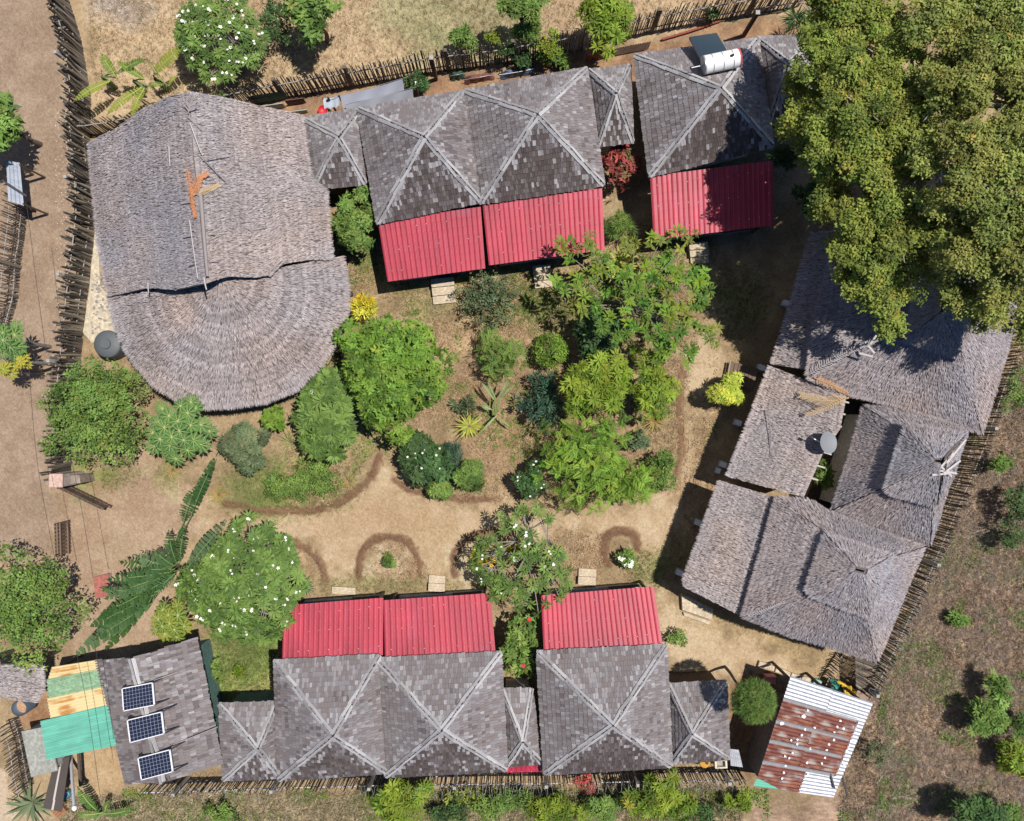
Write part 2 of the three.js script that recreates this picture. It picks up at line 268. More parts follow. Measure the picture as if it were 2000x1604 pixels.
function shingleFace(poly, pal, expo, out, wmin = 0.08, wmax = 0.14) {
  const [a, b] = poly, e = b.clone().sub(a).normalize(), third = poly.slice(2).reduce((s, p) => s.add(p), V(0, 0, 0)).multiplyScalar(1 / (poly.length - 2));
  let n = e.clone().cross(third.clone().sub(a)).normalize(); if (n.y < 0) n.negate();
  let s = n.clone().cross(e); if (s.dot(third.clone().sub(a)) < 0) s.negate();
  const q = poly.map(p => { const d = p.clone().sub(a); return [d.dot(e), d.dot(s)]; }), dmax = Math.max(...q.map(p => p[1]));
  const span = d => { const xs = []; for (let k = 0; k < q.length; k++) { const A = q[k], B = q[(k + 1) % q.length]; if ((A[1] > d) !== (B[1] > d)) xs.push(A[0] + (d - A[1]) / (B[1] - A[1]) * (B[0] - A[0])); } return xs.length > 1 ? [Math.min(...xs), Math.max(...xs)] : null; };
  const tone = R() * 100;
  for (let d = 0; d < dmax - 0.1; d += expo) {
    const sp = span(Math.max(0.002, d + 0.01)); if (!sp) continue;
    let x = sp[0] - rr(0, 0.05);
    while (x < sp[1] - 0.03) {
      let w = rr(wmin, wmax); if (x + w > sp[1] + 0.05) w = sp[1] - x + 0.03; const x0 = x, x1 = x + w; x += w; if (w < 0.04) continue;
      let len = expo * 1.75; for (let k = 0; k < 5; k++) { const t = span(d + len); if (t && x0 > t[0] - 0.07 && x1 < t[1] + 0.07) break; len *= 0.8; }
      if (len < 0.1) continue;
      const dd = d - 0.03 + rr(-0.025, 0.02), tilt = 0.03 / (expo * 1.75) + rr(0, 0.03);
      const Y = s.clone().multiplyScalar(Math.cos(tilt)).addScaledVector(n, -Math.sin(tilt)), yaw = rr(-0.035, 0.035);
      const X = e.clone().multiplyScalar(Math.cos(yaw)).addScaledVector(Y, Math.sin(yaw)).normalize(), Z = X.clone().cross(Y).normalize(); const Y2 = Z.clone().cross(X);
      const c = a.clone().addScaledVector(e, (x0 + x1) / 2).addScaledVector(s, dd + len / 2).addScaledVector(n, 0.028 + rr(0, 0.008));
      const m = new THREE.Matrix4().makeBasis(X.multiplyScalar(w - 0.009), Y2.multiplyScalar(len), Z.multiplyScalar(0.014)).setPosition(c);
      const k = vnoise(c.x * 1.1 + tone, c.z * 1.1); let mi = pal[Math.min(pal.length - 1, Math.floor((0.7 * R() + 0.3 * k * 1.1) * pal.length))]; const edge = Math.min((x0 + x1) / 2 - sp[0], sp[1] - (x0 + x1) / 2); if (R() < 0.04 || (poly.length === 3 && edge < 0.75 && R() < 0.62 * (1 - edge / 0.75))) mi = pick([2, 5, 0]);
      out.push({ m, mi, area: w * len * n.y });
    }
  }
  return { n, s, e };
}
function layShingles(roof, list) {
  const order = list.map((x, i) => [x.area + R() * 0.02, i]).sort((a, b) => b[0] - a[0]); const own = new Set(order.slice(0, 295).map(x => x[1]));
  const rest = new Map();
  list.forEach((x, i) => {
    if (own.has(i)) { const m = sub(roof, 'shingle', boxG, shingleMats[x.mi]); m.matrixAutoUpdate = true; x.m.decompose(m.position, m.quaternion, m.scale); }
    else { if (!rest.has(x.mi)) rest.set(x.mi, []); rest.get(x.mi).push(boxG.clone().applyMatrix4(x.m)); }
  });
  for (const [mi, l] of rest) sub(roof, 'shingles', merge(l), shingleMats[mi], 'stuff');
}
function ridge(roof, a, b, n1, n2, w = 0.11, name = 'ridge_board') {
  const d = b.clone().sub(a), L = d.length(); d.normalize(); const step = 0.62;
  for (let k = 0; k * step < L - 0.08; k++) for (const n of [n1, n2]) {
    const len = Math.min(0.7, L - k * step) * rr(0.9, 1.08), side = d.clone().cross(n); if (side.y > 0) side.negate(); side.normalize();
    const tilt = rr(-0.09, 0.09), Y = d.clone().applyAxisAngle(n, tilt), X = Y.clone().cross(n).normalize(), Z = X.clone().cross(Y);
    const c = a.clone().addScaledVector(d, k * step + len / 2).addScaledVector(side, w * 0.42).addScaledVector(n, 0.062 + rr(0, 0.015));
    const m = sub(roof, name, boxG, pick(capMats)); new THREE.Matrix4().makeBasis(X.multiplyScalar(w * rr(0.8, 1.15)), Y.multiplyScalar(len), Z.multiplyScalar(0.018)).setPosition(c).decompose(m.position, m.quaternion, m.scale);
  }
}
function faceN(a, b, c) { const n = b.clone().sub(a).cross(c.clone().sub(a)).normalize(); return n.y < 0 ? n.negate() : n; }
function hipRoof(t, cs, he, apex, o = {}) {
  const c = cs.map(p => P(p[0], p[1], p[2] ?? he)), a = P(...apex), expo = o.expo ?? 0.205;
  const off = V(0, -0.02, 0), pos = [], idx = [];
  for (const p of [...c, a]) pos.push(p.x, p.y - 0.02, p.z); for (const p of c) pos.push(p.x, p.y - 0.1, p.z); 
  const ac = c.reduce((s, p) => s.add(p), V(0, 0, 0)).multiplyScalar(0.25); pos.push(a.x, a.y - 0.25, a.z);
  for (let i = 0; i < 4; i++) { const j = (i + 1) % 4; idx.push(i, 4, j, i, j, 5 + i, 5 + i, j, 5 + j, 5 + i, 5 + j, 9); }
  const g = geoFrom(pos, idx).toNonIndexed(); g.computeVertexNormals();
  const roof = part(t, 'roof', g, M.deck); const list = [], ns = [];
  ['N', 'E', 'S', 'W'].forEach((f, i) => { const A = c[i], B = c[(i + 1) % 4]; shingleFace([A, B, a], (o.pal || SLOPE_TONES)[f], expo, list); ns.push(faceN(A, B, a)); });
  layShingles(roof, list);
  for (let i = 0; i < 4; i++) if (!(o.skip || []).includes(i)) ridge(roof, a, c[i].clone().lerp(a, 0.01), ns[(i + 3) % 4], ns[i], o.cap ?? 0.105);
  return { roof, c, a };
}
// ribbed red porch roofs: a-b is the edge at the hut, d-c the outer eave; each sheet a part
function redRoof(t, q, h0, h1, nsheets, name = 'porch_roof') {
  const [a, b, c, d] = [P(q[0][0], q[0][1], h0), P(q[1][0], q[1][1], h0), P(q[2][0], q[2][1], h1), P(q[3][0], q[3][1], h1)];
  const n = faceN(a, b, d), pa = slab(a.clone().addScaledVector(n, -0.05), b.clone().addScaledVector(n, -0.05), c.clone().addScaledVector(n, -0.05), d.clone().addScaledVector(n, -0.05), 0.03);
  const roof = part(t, name, pa, M.beam);
  const ribs = 4, per = 10, courses = 7;
  for (let s = 0; s < nsheets; s++) {
    const pos = [], idx = [], uv = [], lift = (s % 2) * 0.004, du = rr(0, 5);
    const U0 = s / nsheets, U1 = (s + 1) / nsheets + 0.004, NU = ribs * per, rows = [];
    for (let k = 0; k < courses; k++) { rows.push([k / courses, 0]); rows.push([(k + 1) / courses, 0.009]); }
    rows.forEach(([v, st]) => {
      for (let i = 0; i <= NU; i++) {
        const ph = (i % per) / per, u = lerp(U0, U1, i / NU), rib = ph > 0.1 && ph < 0.4 ? 1 : 0;
        const vv = v + (v === 1 ? 0.012 : 0), p = a.clone().lerp(b, u).lerp(d.clone().lerp(c, u), vv).addScaledVector(n, lift + st + rib * 0.03);
        pos.push(p.x, p.y, p.z); uv.push(u * 1.7 + du, v * 0.9);
      }
    });
    const W = NU + 1; for (let r = 0; r + 1 < rows.length; r++) for (let i = 0; i < NU; i++) { const o = r * W + i; idx.push(o, o + W, o + 1, o + 1, o + W, o + W + 1); }
    sub(roof, 'roof_sheet', geoFrom(pos, idx, uv), M.red);
  }
  const sc = []; for (let r = 0; r < 3; r++) for (let i = 0; i < nsheets * 2; i++) if (R() < 0.6) { const u = (i + 0.62 + rr(-0.02, 0.02)) / (nsheets * 2), p = a.clone().lerp(b, u).lerp(d.clone().lerp(c, u), 0.15 + r * 0.35 + rr(-0.02, 0.02)).addScaledVector(n, 0.03); const g = new THREE.CylinderGeometry(0.013, 0.016, 0.016, 6); g.translate(p.x, p.y, p.z); sc.push(g); }
  if (sc.length) sub(roof, 'screws', merge(sc), M.white, 'stuff');
  return { a, b, c, d };
}
function steps(t, x, y, w, dpt, n, dir, ang = 0) { // treads stepping out from the porch
  for (let k = 0; k < n; k++) {
    const top = 0.14 * (n - k), c = P(x, y, top), W = M2(w) / 2, D = M2(dpt) / n / 2;
    const zc = c.z + dir * (k - (n - 1) / 2) * D * 2; const g = new THREE.BoxGeometry(W * 2, top, D * 2 - 0.015); g.rotateY(ang); g.translate(c.x + ang * (k - (n - 1) / 2) * D * 2 * dir, top / 2, zc);
    part(t, 'step', g, M.stone);
  }
}
function hutBody(t, cs, he, q, h1, o = {}) {
  const c = cs.map(p => P(p[0], p[1], he)), w = inset(c, 0.55); part(t, 'wall', prism(w, 0, he + 0.06), o.wall || M.wallDark);
  if (q) {
    const f = q.map((p, i) => P(p[0], p[1], i < 2 ? he : h1)), e = inset(f, 0.45);
    part(t, 'porch_floor', prism(e.map(p => p.clone().setY(0)), 0, 0.42), M.concrete);
    for (const k of [2, 3]) { const p = inset(f, 0.3)[k]; part(t, 'post', bar(V(p.x, 0, p.z), V(p.x, h1 - 0.06, p.z), 0.1), M.beam); }
    const r0 = inset(f, 0.22); part(t, 'eave_beam', bar(r0[2].clone().setY(h1 - 0.1), r0[3].clone().setY(h1 - 0.1), 0.09), M.beam);
    const rl = inset(f, 0.35); part(t, 'railing', merge([0.9, 0.65].map(y => bar(rl[2].clone().lerp(rl[3], 0.02).setY(y), rl[2].clone().lerp(rl[3], 0.35).setY(y), 0.05))), M.beam);
  }
}
function hut(label, cs, apex, red, ns, st, o = {}) {
  const base = P((cs[0][0] + cs[2][0]) / 2, (cs[0][1] + cs[2][1]) / 2, 2.4).setY(0), t = thing('guest_hut', label, 'hut', base, 'guest huts with red porch roofs');
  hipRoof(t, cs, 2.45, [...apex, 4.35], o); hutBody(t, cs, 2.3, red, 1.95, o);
  redRoof(t, red, 2.33, 1.95, ns); if (st) steps(t, ...st); return t;
}
hut('northwest guest hut with red porch, beside the curved thatched hall and small annex', [[699, 213], [904, 178], [940, 394], [737, 437]], [828, 268], [[738, 432], [938, 404], [947, 523], [757, 549]], 5, [866, 568, 44, 50, 3, 1, 0.1]);
hut('middle northern guest hut with broken ridge boards and wide red porch', [[906, 177], [1146, 133], [1180, 362], [938, 398]], [1050, 224], [[942, 396], [1175, 368], [1180, 487], [955, 517]], 6, [1060, 540, 34, 44, 3, 1, 0.1]);
const hutNE = hut('northeast guest hut carrying the white water heater, half shaded by big trees', [[1238, 108], [1480, 76], [1510, 286], [1268, 345]], [1408, 172], [[1270, 344], [1508, 314], [1510, 439], [1277, 467]], 6, [1366, 494, 36, 42, 3, 1, 0.08], { wall: M.wallWhite });
hut('southwest guest hut with red porch, next to the frangipani full of white flowers', [[536, 1291], [742, 1279], [757, 1509], [544, 1524]], [650, 1437], [[551, 1290], [747, 1280], [748, 1169], [554, 1184]], 5, [671, 1154, 46, 14, 1, -1, -0.05]);
hut('middle southern guest hut with red porch between the two other southern huts', [[736, 1287], [978, 1274], [990, 1505], [752, 1517]], [863, 1426], [[752, 1287], [967, 1274], [957, 1160], [749, 1174]], 5, [853, 1140, 32, 32, 2, -1, -0.05]);
hut('southeast guest hut with patched red porch roof under the frangipani branches', [[1049, 1273], [1301, 1260], [1312, 1497], [1063, 1512]], [1197, 1417], [[1062, 1271], [1293, 1257], [1276, 1147], [1057, 1164]], 6, [1147, 1127, 34, 32, 2, -1, -0.05]);
function annex(label, cs, apex, o = {}) {
  const base = P((cs[0][0] + cs[2][0]) / 2, (cs[0][1] + cs[2][1]) / 2, 2.2).setY(0), t = thing('shingled_annex', label, 'annex', base, 'small shingled annexes between the huts');
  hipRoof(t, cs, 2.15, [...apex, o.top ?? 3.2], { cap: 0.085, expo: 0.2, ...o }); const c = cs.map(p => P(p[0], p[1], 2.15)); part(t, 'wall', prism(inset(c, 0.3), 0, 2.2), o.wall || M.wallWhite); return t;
}
annex('small shingled annex joining the curved thatched hall and the northwest hut', [[590, 231], [705, 212], [714, 360], [611, 369]], [662, 268], { wall: M.wallDark });
annex('small shingled annex behind the red leaved shrub between two northern huts', [[1150, 137], [1230, 128], [1236, 278], [1168, 286]], [1203, 183]);
annex('small shingled annex at the shady east end of the northern row', [[1478, 74], [1592, 69], [1604, 205], [1502, 240]], [1541, 124], { wall: M.wallDark });
annex('small shingled annex between the solar panel house and the southwest hut', [[429, 1375], [541, 1371], [549, 1519], [436, 1524]], [504, 1462], { wall: M.wallTeal });
annex('narrow shingled annex south of the hibiscus bush between two southern huts', [[981, 1345], [1038, 1344], [1058, 1491], [990, 1496]], [1021, 1449], { top: 2.9 });
annex('small shingled annex shaded by the ball clipped tree at the east end', [[1306, 1336], [1418, 1330], [1424, 1482], [1311, 1491]], [1352, 1434], { wall: M.wallDark });
{ // small red flashing roof between the southern huts
  const t = thing('red_flashing_sheet', 'narrow red metal sheet bridging the gap behind the hibiscus annex', 'metal sheet', P(1027, 1500, 2).setY(0));
  redRoof(t, [[988, 1496], [1064, 1494], [1064, 1507], [988, 1509]], 2.0, 1.9, 2, 'roof'); part(t, 'post', bar(P(990, 1503, 0), P(990, 1503, 1.9), 0.07), M.beam); part(t, 'post', bar(P(1060, 1501, 0), P(1060, 1501, 1.9), 0.07), M.beam);
}

// ---------------------------------------------------------------- thatch
const bladeGeo = (() => { const p = [], L = 1, w = 0.5; p.push(-w, 0, 0, w, 0, 0, -w * 0.9, 0.04, 0.55, w * 0.9, 0.04, 0.55, -w * 0.25, 0.02, 1, w * 0.25, 0.02, 1); return geoFrom(p, [0, 2, 1, 1, 2, 3, 2, 4, 3, 3, 4, 5]); })();
const bladeMat = std([1, 1, 1], { roughness: 0.85 });
function poly3(pts) { const w = pts.map(p => p.isVector3 ? p : P(...p)), L = [0]; for (let i = 1; i < w.length; i++) L.push(L[i - 1] + w[i].distanceTo(w[i - 1])); const T = L[L.length - 1] || 1; return t => { let d = t * T, i = 1; while (i < w.length - 1 && L[i] < d) i++; if (w.length === 1 || L[i] === L[i - 1]) return w[Math.min(i, w.length - 1)].clone(); return w[i - 1].clone().lerp(w[i], (d - L[i - 1]) / (L[i] - L[i - 1])); }; }
function coons(c0, c1, d0, d1, sag = 0) {
  const A = poly3(c0), B = poly3(c1), C = d0 ? poly3(d0) : null, D = d1 ? poly3(d1) : null, a0 = A(0), a1 = A(1), b0 = B(0), b1 = B(1);
  return (u, v) => {
    const p = A(u).multiplyScalar(1 - v).addScaledVector(B(u), v);
    if (C) p.addScaledVector(C(v).sub(a0.clone().lerp(b0, v)), 1 - u); if (D) p.addScaledVector(D(v).sub(a1.clone().lerp(b1, v)), u);
    p.y -= sag * 4 * v * (1 - v); return p;
  };
}
const thatchPal = [[0.335, 0.302, 0.3], [0.29, 0.258, 0.256], [0.39, 0.358, 0.358], [0.235, 0.203, 0.198], [0.335, 0.292, 0.272]];
function thatchSlope(t, S, o = {}) {
  const top = S(0.5, 0), bot = S(0.5, 1), lv = top.distanceTo(bot), lu = Math.max(S(0, 1).distanceTo(S(0.5, 1)) + S(0.5, 1).distanceTo(S(1, 1)), S(0, 0).distanceTo(S(1, 0)));
  const nu = Math.max(6, Math.round(lu / 0.35)), nv = Math.max(4, Math.round(lv / 0.3)), th = o.thick ?? 0.14, pos = [], idx = [], uv = [], W = nu + 1, N = W * (nv + 1);
  const frame = (u, v) => { const e = 0.01, pu = S(Math.min(1, u + e), v).sub(S(Math.max(0, u - e), v)), pv = S(u, Math.min(1, v + e)).sub(S(u, Math.max(0, v - e))); if (pu.lengthSq() < 1e-8) pu.copy(S(Math.min(1, u + e), 1).sub(S(Math.max(0, u - e), 1))); const n = pv.clone().cross(pu).normalize(); if (n.y < 0) n.negate(); return { n, d: pv.normalize(), a: pu.normalize() }; };
  for (let l = 0; l < 2; l++) for (let j = 0; j <= nv; j++) for (let i = 0; i <= nu; i++) { const u = i / nu, v = j / nv, p = S(u, v), n = frame(u, v).n; p.addScaledVector(n, (l ? -th : 0) + (fbm(p.x * 1.3, p.z * 1.3, 2) - 0.5) * 0.08); pos.push(p.x, p.y, p.z); uv.push(u * lu * 0.4, v * lv * 0.4); }
  for (let j = 0; j < nv; j++) for (let i = 0; i < nu; i++) { const a = j * W + i, b = a + W; idx.push(a, b, a + 1, a + 1, b, b + 1, N + a, N + a + 1, N + b, N + a + 1, N + b + 1, N + b); }
  const edge = (a, b) => idx.push(a, b, N + a, b, N + b, N + a);
  for (let i = 0; i < nu; i++) { edge(i, i + 1); edge(nv * W + i, nv * W + i + 1); } for (let j = 0; j < nv; j++) { edge(j * W, (j + 1) * W); edge(j * W + nu, (j + 1) * W + nu); }
  const m = part(t, o.name || 'roof_slope', geoFrom(pos, idx, uv), M.thatchBase);
  const mats = [], cols = [], rows = Math.max(2, Math.round(lv / (o.row ?? 0.17))), tone = R() * 60, tint = o.tint || [1, 1, 1], dens = o.dens ?? 640, step = o.step ?? 0.04;
  for (let r = 0; r <= rows; r++) {
    const v0 = r / rows, wid = S(0, v0).distanceTo(S(0.33, v0)) + S(0.33, v0).distanceTo(S(0.66, v0)) + S(0.66, v0).distanceTo(S(1, v0)); const n = Math.round(Math.max(0.1, wid) * lv / rows * dens * (r === rows ? 1.6 : 1));
    const rowTone = rr(1 - (o.band ?? 0.1), 1 + (o.band ?? 0.1));
    for (let k = 0; k < n; k++) {
      const u = R(), v = Math.min(1, Math.max(0, v0 - R() * 0.85 / rows)), p = S(u, v), f = frame(u, v), ang = (R() - 0.5) * (R() < 0.1 ? 1.1 : 0.42), len = rr(0.1, 0.2), wd = rr(0.017, 0.032);
      const back = Math.min(len * 0.55, v * lv), dir = f.d.clone().applyAxisAngle(f.n, ang), lift = rr(0.04, 0.17), Z = dir.clone().multiplyScalar(Math.cos(lift)).addScaledVector(f.n, Math.sin(lift)).normalize(), X = f.n.clone().cross(Z).normalize(), Y = Z.clone().cross(X);
      X.applyAxisAngle(Z, rr(-0.6, 0.6)); Y.copy(Z.clone().cross(X));
      p.addScaledVector(f.n, (fbm(p.x * 1.3, p.z * 1.3, 2) - 0.5) * 0.08 + rr(0, 0.02) + step * (1 - (v0 - v) * rows)).addScaledVector(dir, -back);
      mats.push(new THREE.Matrix4().makeBasis(X.multiplyScalar(wd), Y.multiplyScalar(len), Z.multiplyScalar(len)).setPosition(p));
      const c = pick(thatchPal), g = rowTone * (0.82 + 0.36 * fbm(p.x * 0.8 + tone, p.z * 0.8, 3)) * rr(0.82, 1.18), w = (vnoise(p.x * 0.7 + 30, p.z * 0.7 + tone) - 0.5) * 0.16; cols.push([c[0] * g * tint[0] * (1 + w), c[1] * g * tint[1], c[2] * g * tint[2] * (1 - w)]);
    }
  }
  m.add(inst('thatch', bladeGeo, bladeMat, mats, cols)); return m;
}
function frond(t, name, pts, w, mat, n = 22) { // a dead palm leaf: midrib with leaflets
  const c = new THREE.CatmullRomCurve3(pts.map(p => P(...p))), gs = [limb(c.getPoints(5), 0.022, 0.008, 5)];
  for (let i = 2; i < n; i++) for (const s of [-1, 1]) { const p = c.getPoint(i / n), d = c.getTangent(i / n), side = d.clone().cross(UP).normalize().multiplyScalar(s), q = p.clone().addScaledVector(side, w * rr(0.6, 1) * (1 - 0.5 * i / n)).addScaledVector(d, w * 0.5).add(V(0, rr(-0.05, 0.01), 0)); gs.push(bar(p, q, 0.03, 0.006)); }
  return part(t, name, merge(gs), mat);
}
const strawMat = std([0.46, 0.34, 0.2]), orangeFrond = std([0.46, 0.2, 0.09]), greyStick = std([0.27, 0.24, 0.23]), paleStick = std([0.45, 0.42, 0.4]);
{ // the big hall with the rounded end
  const t = thing('thatched_hall', 'large grey thatched hall with rounded south end beside the road', 'hall', P(430, 480, 0));
  const N = [370, 180, 4.7], Sx = [403, 553, 4.7], ridgeL = [N, [378, 300, 4.8], [392, 430, 4.8], Sx];
  thatchSlope(t, coons(ridgeL, [[172, 280, 2.3], [178, 350, 2.3], [190, 470, 2.3], [212, 580, 2.3]], [N, [330, 188, 4.35], [282, 212, 3.7], [226, 252, 2.95], [172, 280, 2.3]], [Sx, [345, 566, 4.0], [285, 563, 3.2], [212, 580, 2.3]]), { tint: [0.98, 0.98, 1.01] });
  thatchSlope(t, coons(ridgeL, [[592, 225, 2.4], [600, 290, 2.4], [611, 350, 2.4], [640, 374, 2.35], [644, 430, 2.35], [652, 508, 2.35]], [N, [420, 187, 4.3], [480, 200, 3.6], [540, 214, 2.9], [592, 225, 2.4]], [Sx, [445, 540, 4.25], [500, 542, 3.7], [530, 538, 3.4], [552, 516, 3.2], [600, 508, 2.85], [652, 508, 2.4]]), { tint: [1.02, 1, 0.99] });
  const A = [432, 545, 3.75];
  thatchSlope(t, coons([A, A], [[212, 580], [225, 645], [255, 705], [300, 757], [350, 787], [400, 800], [455, 798], [520, 788], [580, 765], [630, 715], [665, 660], [682, 610], [682, 560], [672, 500]].map(p => [p[0], p[1], 2.1])), { name: 'rounded_roof', row: 0.27, step: 0.07, band: 0.17, tint: [0.98, 0.94, 0.92] });
  const w = [[235, 320], [560, 270], [610, 520], [620, 620], [560, 720], [450, 755], [340, 735], [270, 660], [250, 560]].map(p => P(p[0], p[1], 1.8)); part(t, 'wall', prism(w, 0, 2.1), M.wallDark);
  for (const p of [[255, 705], [350, 787], [455, 798], [580, 765], [665, 660], [682, 560]]) { const q = P(p[0] + (440 - p[0]) * 0.06, p[1] + (600 - p[1]) * 0.06, 2.1); part(t, 'post', bar(V(q.x, 0, q.z), V(q.x, 2.05, q.z), 0.14), M.beam); }
  frond(t, 'ridge_frond', [[365, 325, 4.95], [372, 370, 5.0], [376, 400, 4.95], [381, 425, 4.95]], 0.16, orangeFrond, 26);
  frond(t, 'ridge_frond', [[372, 385, 5.0], [382, 365, 4.98], [390, 348, 4.92], [403, 338, 4.85]], 0.24, orangeFrond, 20);
  frond(t, 'ridge_frond', [[376, 382, 5.0], [405, 370, 4.75], [428, 360, 4.55]], 0.2, strawMat, 16);
  const st = (a, b, w = 0.05, m = greyStick) => part(t, 'ridge_pole', limb([P(...a), mid(P(...a), P(...b)).add(V(0, 0.02, 0)), P(...b)], w / 2, w / 2.6, 5), m);
  st([352, 396, 4.75], [410, 395, 4.75]); st([358, 462, 4.72], [420, 458, 4.72]); st([368, 517, 4.72], [428, 510, 4.72]); st([385, 300, 4.85], [442, 355, 4.5]); st([395, 314, 4.85], [448, 298, 4.6]);
  st([366, 228, 4.85], [394, 255, 4.7]); st([335, 218, 4.55], [388, 213, 4.75]); st([392, 380, 4.95], [405, 540, 4.95], 0.16, greyStick); st([370, 430, 4.9], [386, 545, 4.9], 0.05, paleStick); st([371, 240, 4.9], [393, 300, 4.9], 0.06, paleStick);
  st([330, 285, 4.5], [332, 325, 4.5], 0.05, paleStick); st([398, 542, 4.85], [403, 566, 4.8], 0.07, paleStick); st([289, 552, 3.5], [290, 572, 3.4], 0.06, paleStick);
  frond(t, 'ridge_frond', [[367, 222, 4.92], [372, 205, 4.9], [378, 185, 4.85]], 0.3, greyStick, 14);
}
// three joined thatched houses with raised upper tiers
function tierHouse(label, base, o) {
  const t = thing('thatched_house', label, 'house', P(...base, 0), 'joined thatched houses on the east side');
  if (o.strip) thatchSlope(t, coons(...o.strip), { name: 'porch_roof', tint: [1.02, 0.99, 0.97] });
  for (const s of o.low) thatchSlope(t, coons(s[0], s[1]), { tint: s[2] || [0.98, 0.97, 1] });
  for (const s of o.high) thatchSlope(t, coons(s[0], s[1]), { name: 'upper_roof_slope', tint: s[2] || [0.94, 0.95, 1] });
  if (o.wall) for (const w of o.wall) part(t, 'wall', prism(w.map(p => P(p[0], p[1], 2)), 0, 2.35), M.wallWhite);
  for (const p of o.posts || []) { const q = P(p[0] + 34, p[1] + 10, 2.15); part(t, 'post', bar(V(q.x, 0, q.z), V(q.x, 2.15, q.z), 0.16), M.wallWhite); }
  return t;
}
const h = (l, y) => l.map(p => [p[0], p[1], p[2] ?? y]);
const houseA = tierHouse('northern thatched house partly under the big tree canopy', [1740, 660], {
  strip: [h([[1640, 450], [1612, 560], [1590, 640], [1572, 722]], 2.75), h([[1585, 455], [1563, 520], [1537, 610], [1505, 711]], 2.2)],
  low: [[h([[1760, 440], [1750, 560], [1735, 655]], 4.2), h([[1632, 445], [1607, 560], [1588, 640], [1572, 736]], 3.05)], [h([[1735, 655], [1875, 697]], 4.2), h([[1572, 738], [1655, 772], [1755, 796], [1835, 821], [1917, 849]], 2.85)], [h([[1875, 697], [1915, 555]], 4.2), h([[1917, 849], [1942, 770], [1967, 690], [2005, 570]], 2.85)]],
  high: [[h([[1838, 610], [1840, 610]], 5.6), h([[1760, 664], [1883, 704]], 4.6)], [h([[1840, 610], [1865, 520]], 5.6), h([[1883, 704], [1925, 545]], 4.6)], [h([[1865, 520], [1838, 610]], 5.6), h([[1800, 530], [1760, 664]], 4.6)]],
  wall: [[[1630, 480], [1960, 560], [1890, 800], [1570, 700]]], posts: [[1538, 600], [1515, 690], [1563, 520]],
});
const houseB = tierHouse('middle thatched house with inner court and rafters showing at a hole', [1690, 900], {
  strip: [h([[1653, 774], [1641, 838], [1608, 884], [1570, 971]], 2.9), h([[1501, 714], [1460, 820], [1417, 930]], 2.2)],
  low: [[h([[1778, 850], [1745, 945]], 4.3), h([[1685, 793], [1655, 900], [1622, 998]], 2.6)], [h([[1745, 945], [1820, 975]], 4.3), h([[1622, 998], [1700, 1030], [1815, 1066]], 2.7)], [h([[1820, 975], [1872, 856]], 4.3), h([[1815, 1066], [1852, 955], [1892, 838]], 2.7)], [h([[1872, 856], [1778, 850]], 4.3), h([[1892, 838], [1752, 793], [1685, 793]], 2.7)]],
  high: [[h([[1826, 897], [1824, 903]], 5.3), h([[1766, 826], [1725, 956]], 4.32), [0.92, 0.93, 0.98]], [h([[1824, 903], [1838, 906]], 5.28), h([[1725, 956], [1740, 968], [1828, 992]], 4.32)], [h([[1845, 915], [1850, 893]], 5.05), h([[1828, 992], [1888, 846]], 4.32)], [h([[1838, 895], [1826, 897]], 5.28), h([[1888, 846], [1766, 826]], 4.32)]],
  wall: [[[1530, 730], [1640, 775], [1565, 960], [1445, 925]], [[1690, 810], [1870, 840], [1800, 1045], [1635, 985]]], posts: [[1492, 745], [1466, 812], [1440, 882], [1424, 922]],
});
const houseC = tierHouse('southern thatched house with hipped upper tier above the stone deck', [1590, 1110], {
  strip: [h([[1513, 971], [1490, 1050], [1468, 1130], [1447, 1203]], 2.8), h([[1403, 938], [1366, 1040], [1333, 1130], [1335, 1146]], 2.2)],
  low: [[h([[1622, 1050], [1588, 1150]], 4.5), h([[1515, 968], [1492, 1050], [1447, 1205]], 3.08)], [h([[1588, 1150], [1688, 1194]], 4.5), h([[1447, 1206], [1550, 1245], [1712, 1293]], 2.85)], [h([[1688, 1194], [1735, 1090]], 4.5), h([[1712, 1293], [1756, 1190], [1806, 1068]], 2.85)], [h([[1735, 1090], [1622, 1050]], 4.5), h([[1806, 1068], [1700, 1030], [1620, 1000], [1580, 976], [1515, 968]], 2.95)]],
  high: [[h([[1672, 1108], [1668, 1116]], 5.5), h([[1609, 1040], [1570, 1152]], 4.53), [0.92, 0.93, 0.98]], [h([[1668, 1116], [1690, 1122]], 5.5), h([[1570, 1152], [1580, 1166], [1697, 1208]], 4.53)], [h([[1690, 1122], [1694, 1112]], 5.5), h([[1697, 1208], [1746, 1083]], 4.53)], [h([[1694, 1112], [1672, 1108]], 5.5), h([[1746, 1083], [1609, 1040]], 4.53)]],
  wall: [[[1430, 965], [1780, 1080], [1690, 1260], [1370, 1140]]], posts: [[1398, 962], [1368, 1036], [1346, 1100]],
});
{ const m = struct('court_shade_sheet', prism([[1655, 780], [1700, 790], [1640, 1000], [1575, 975]].map(p => P(p[0], p[1], 0.02)), 0, 0.03), std([0.06, 0.048, 0.04], { map: mottle })); m.userData.label = 'near black sheet painted as shade in the inner court'; }  // near-black sheet added on the ground to paint the shade of the court gap
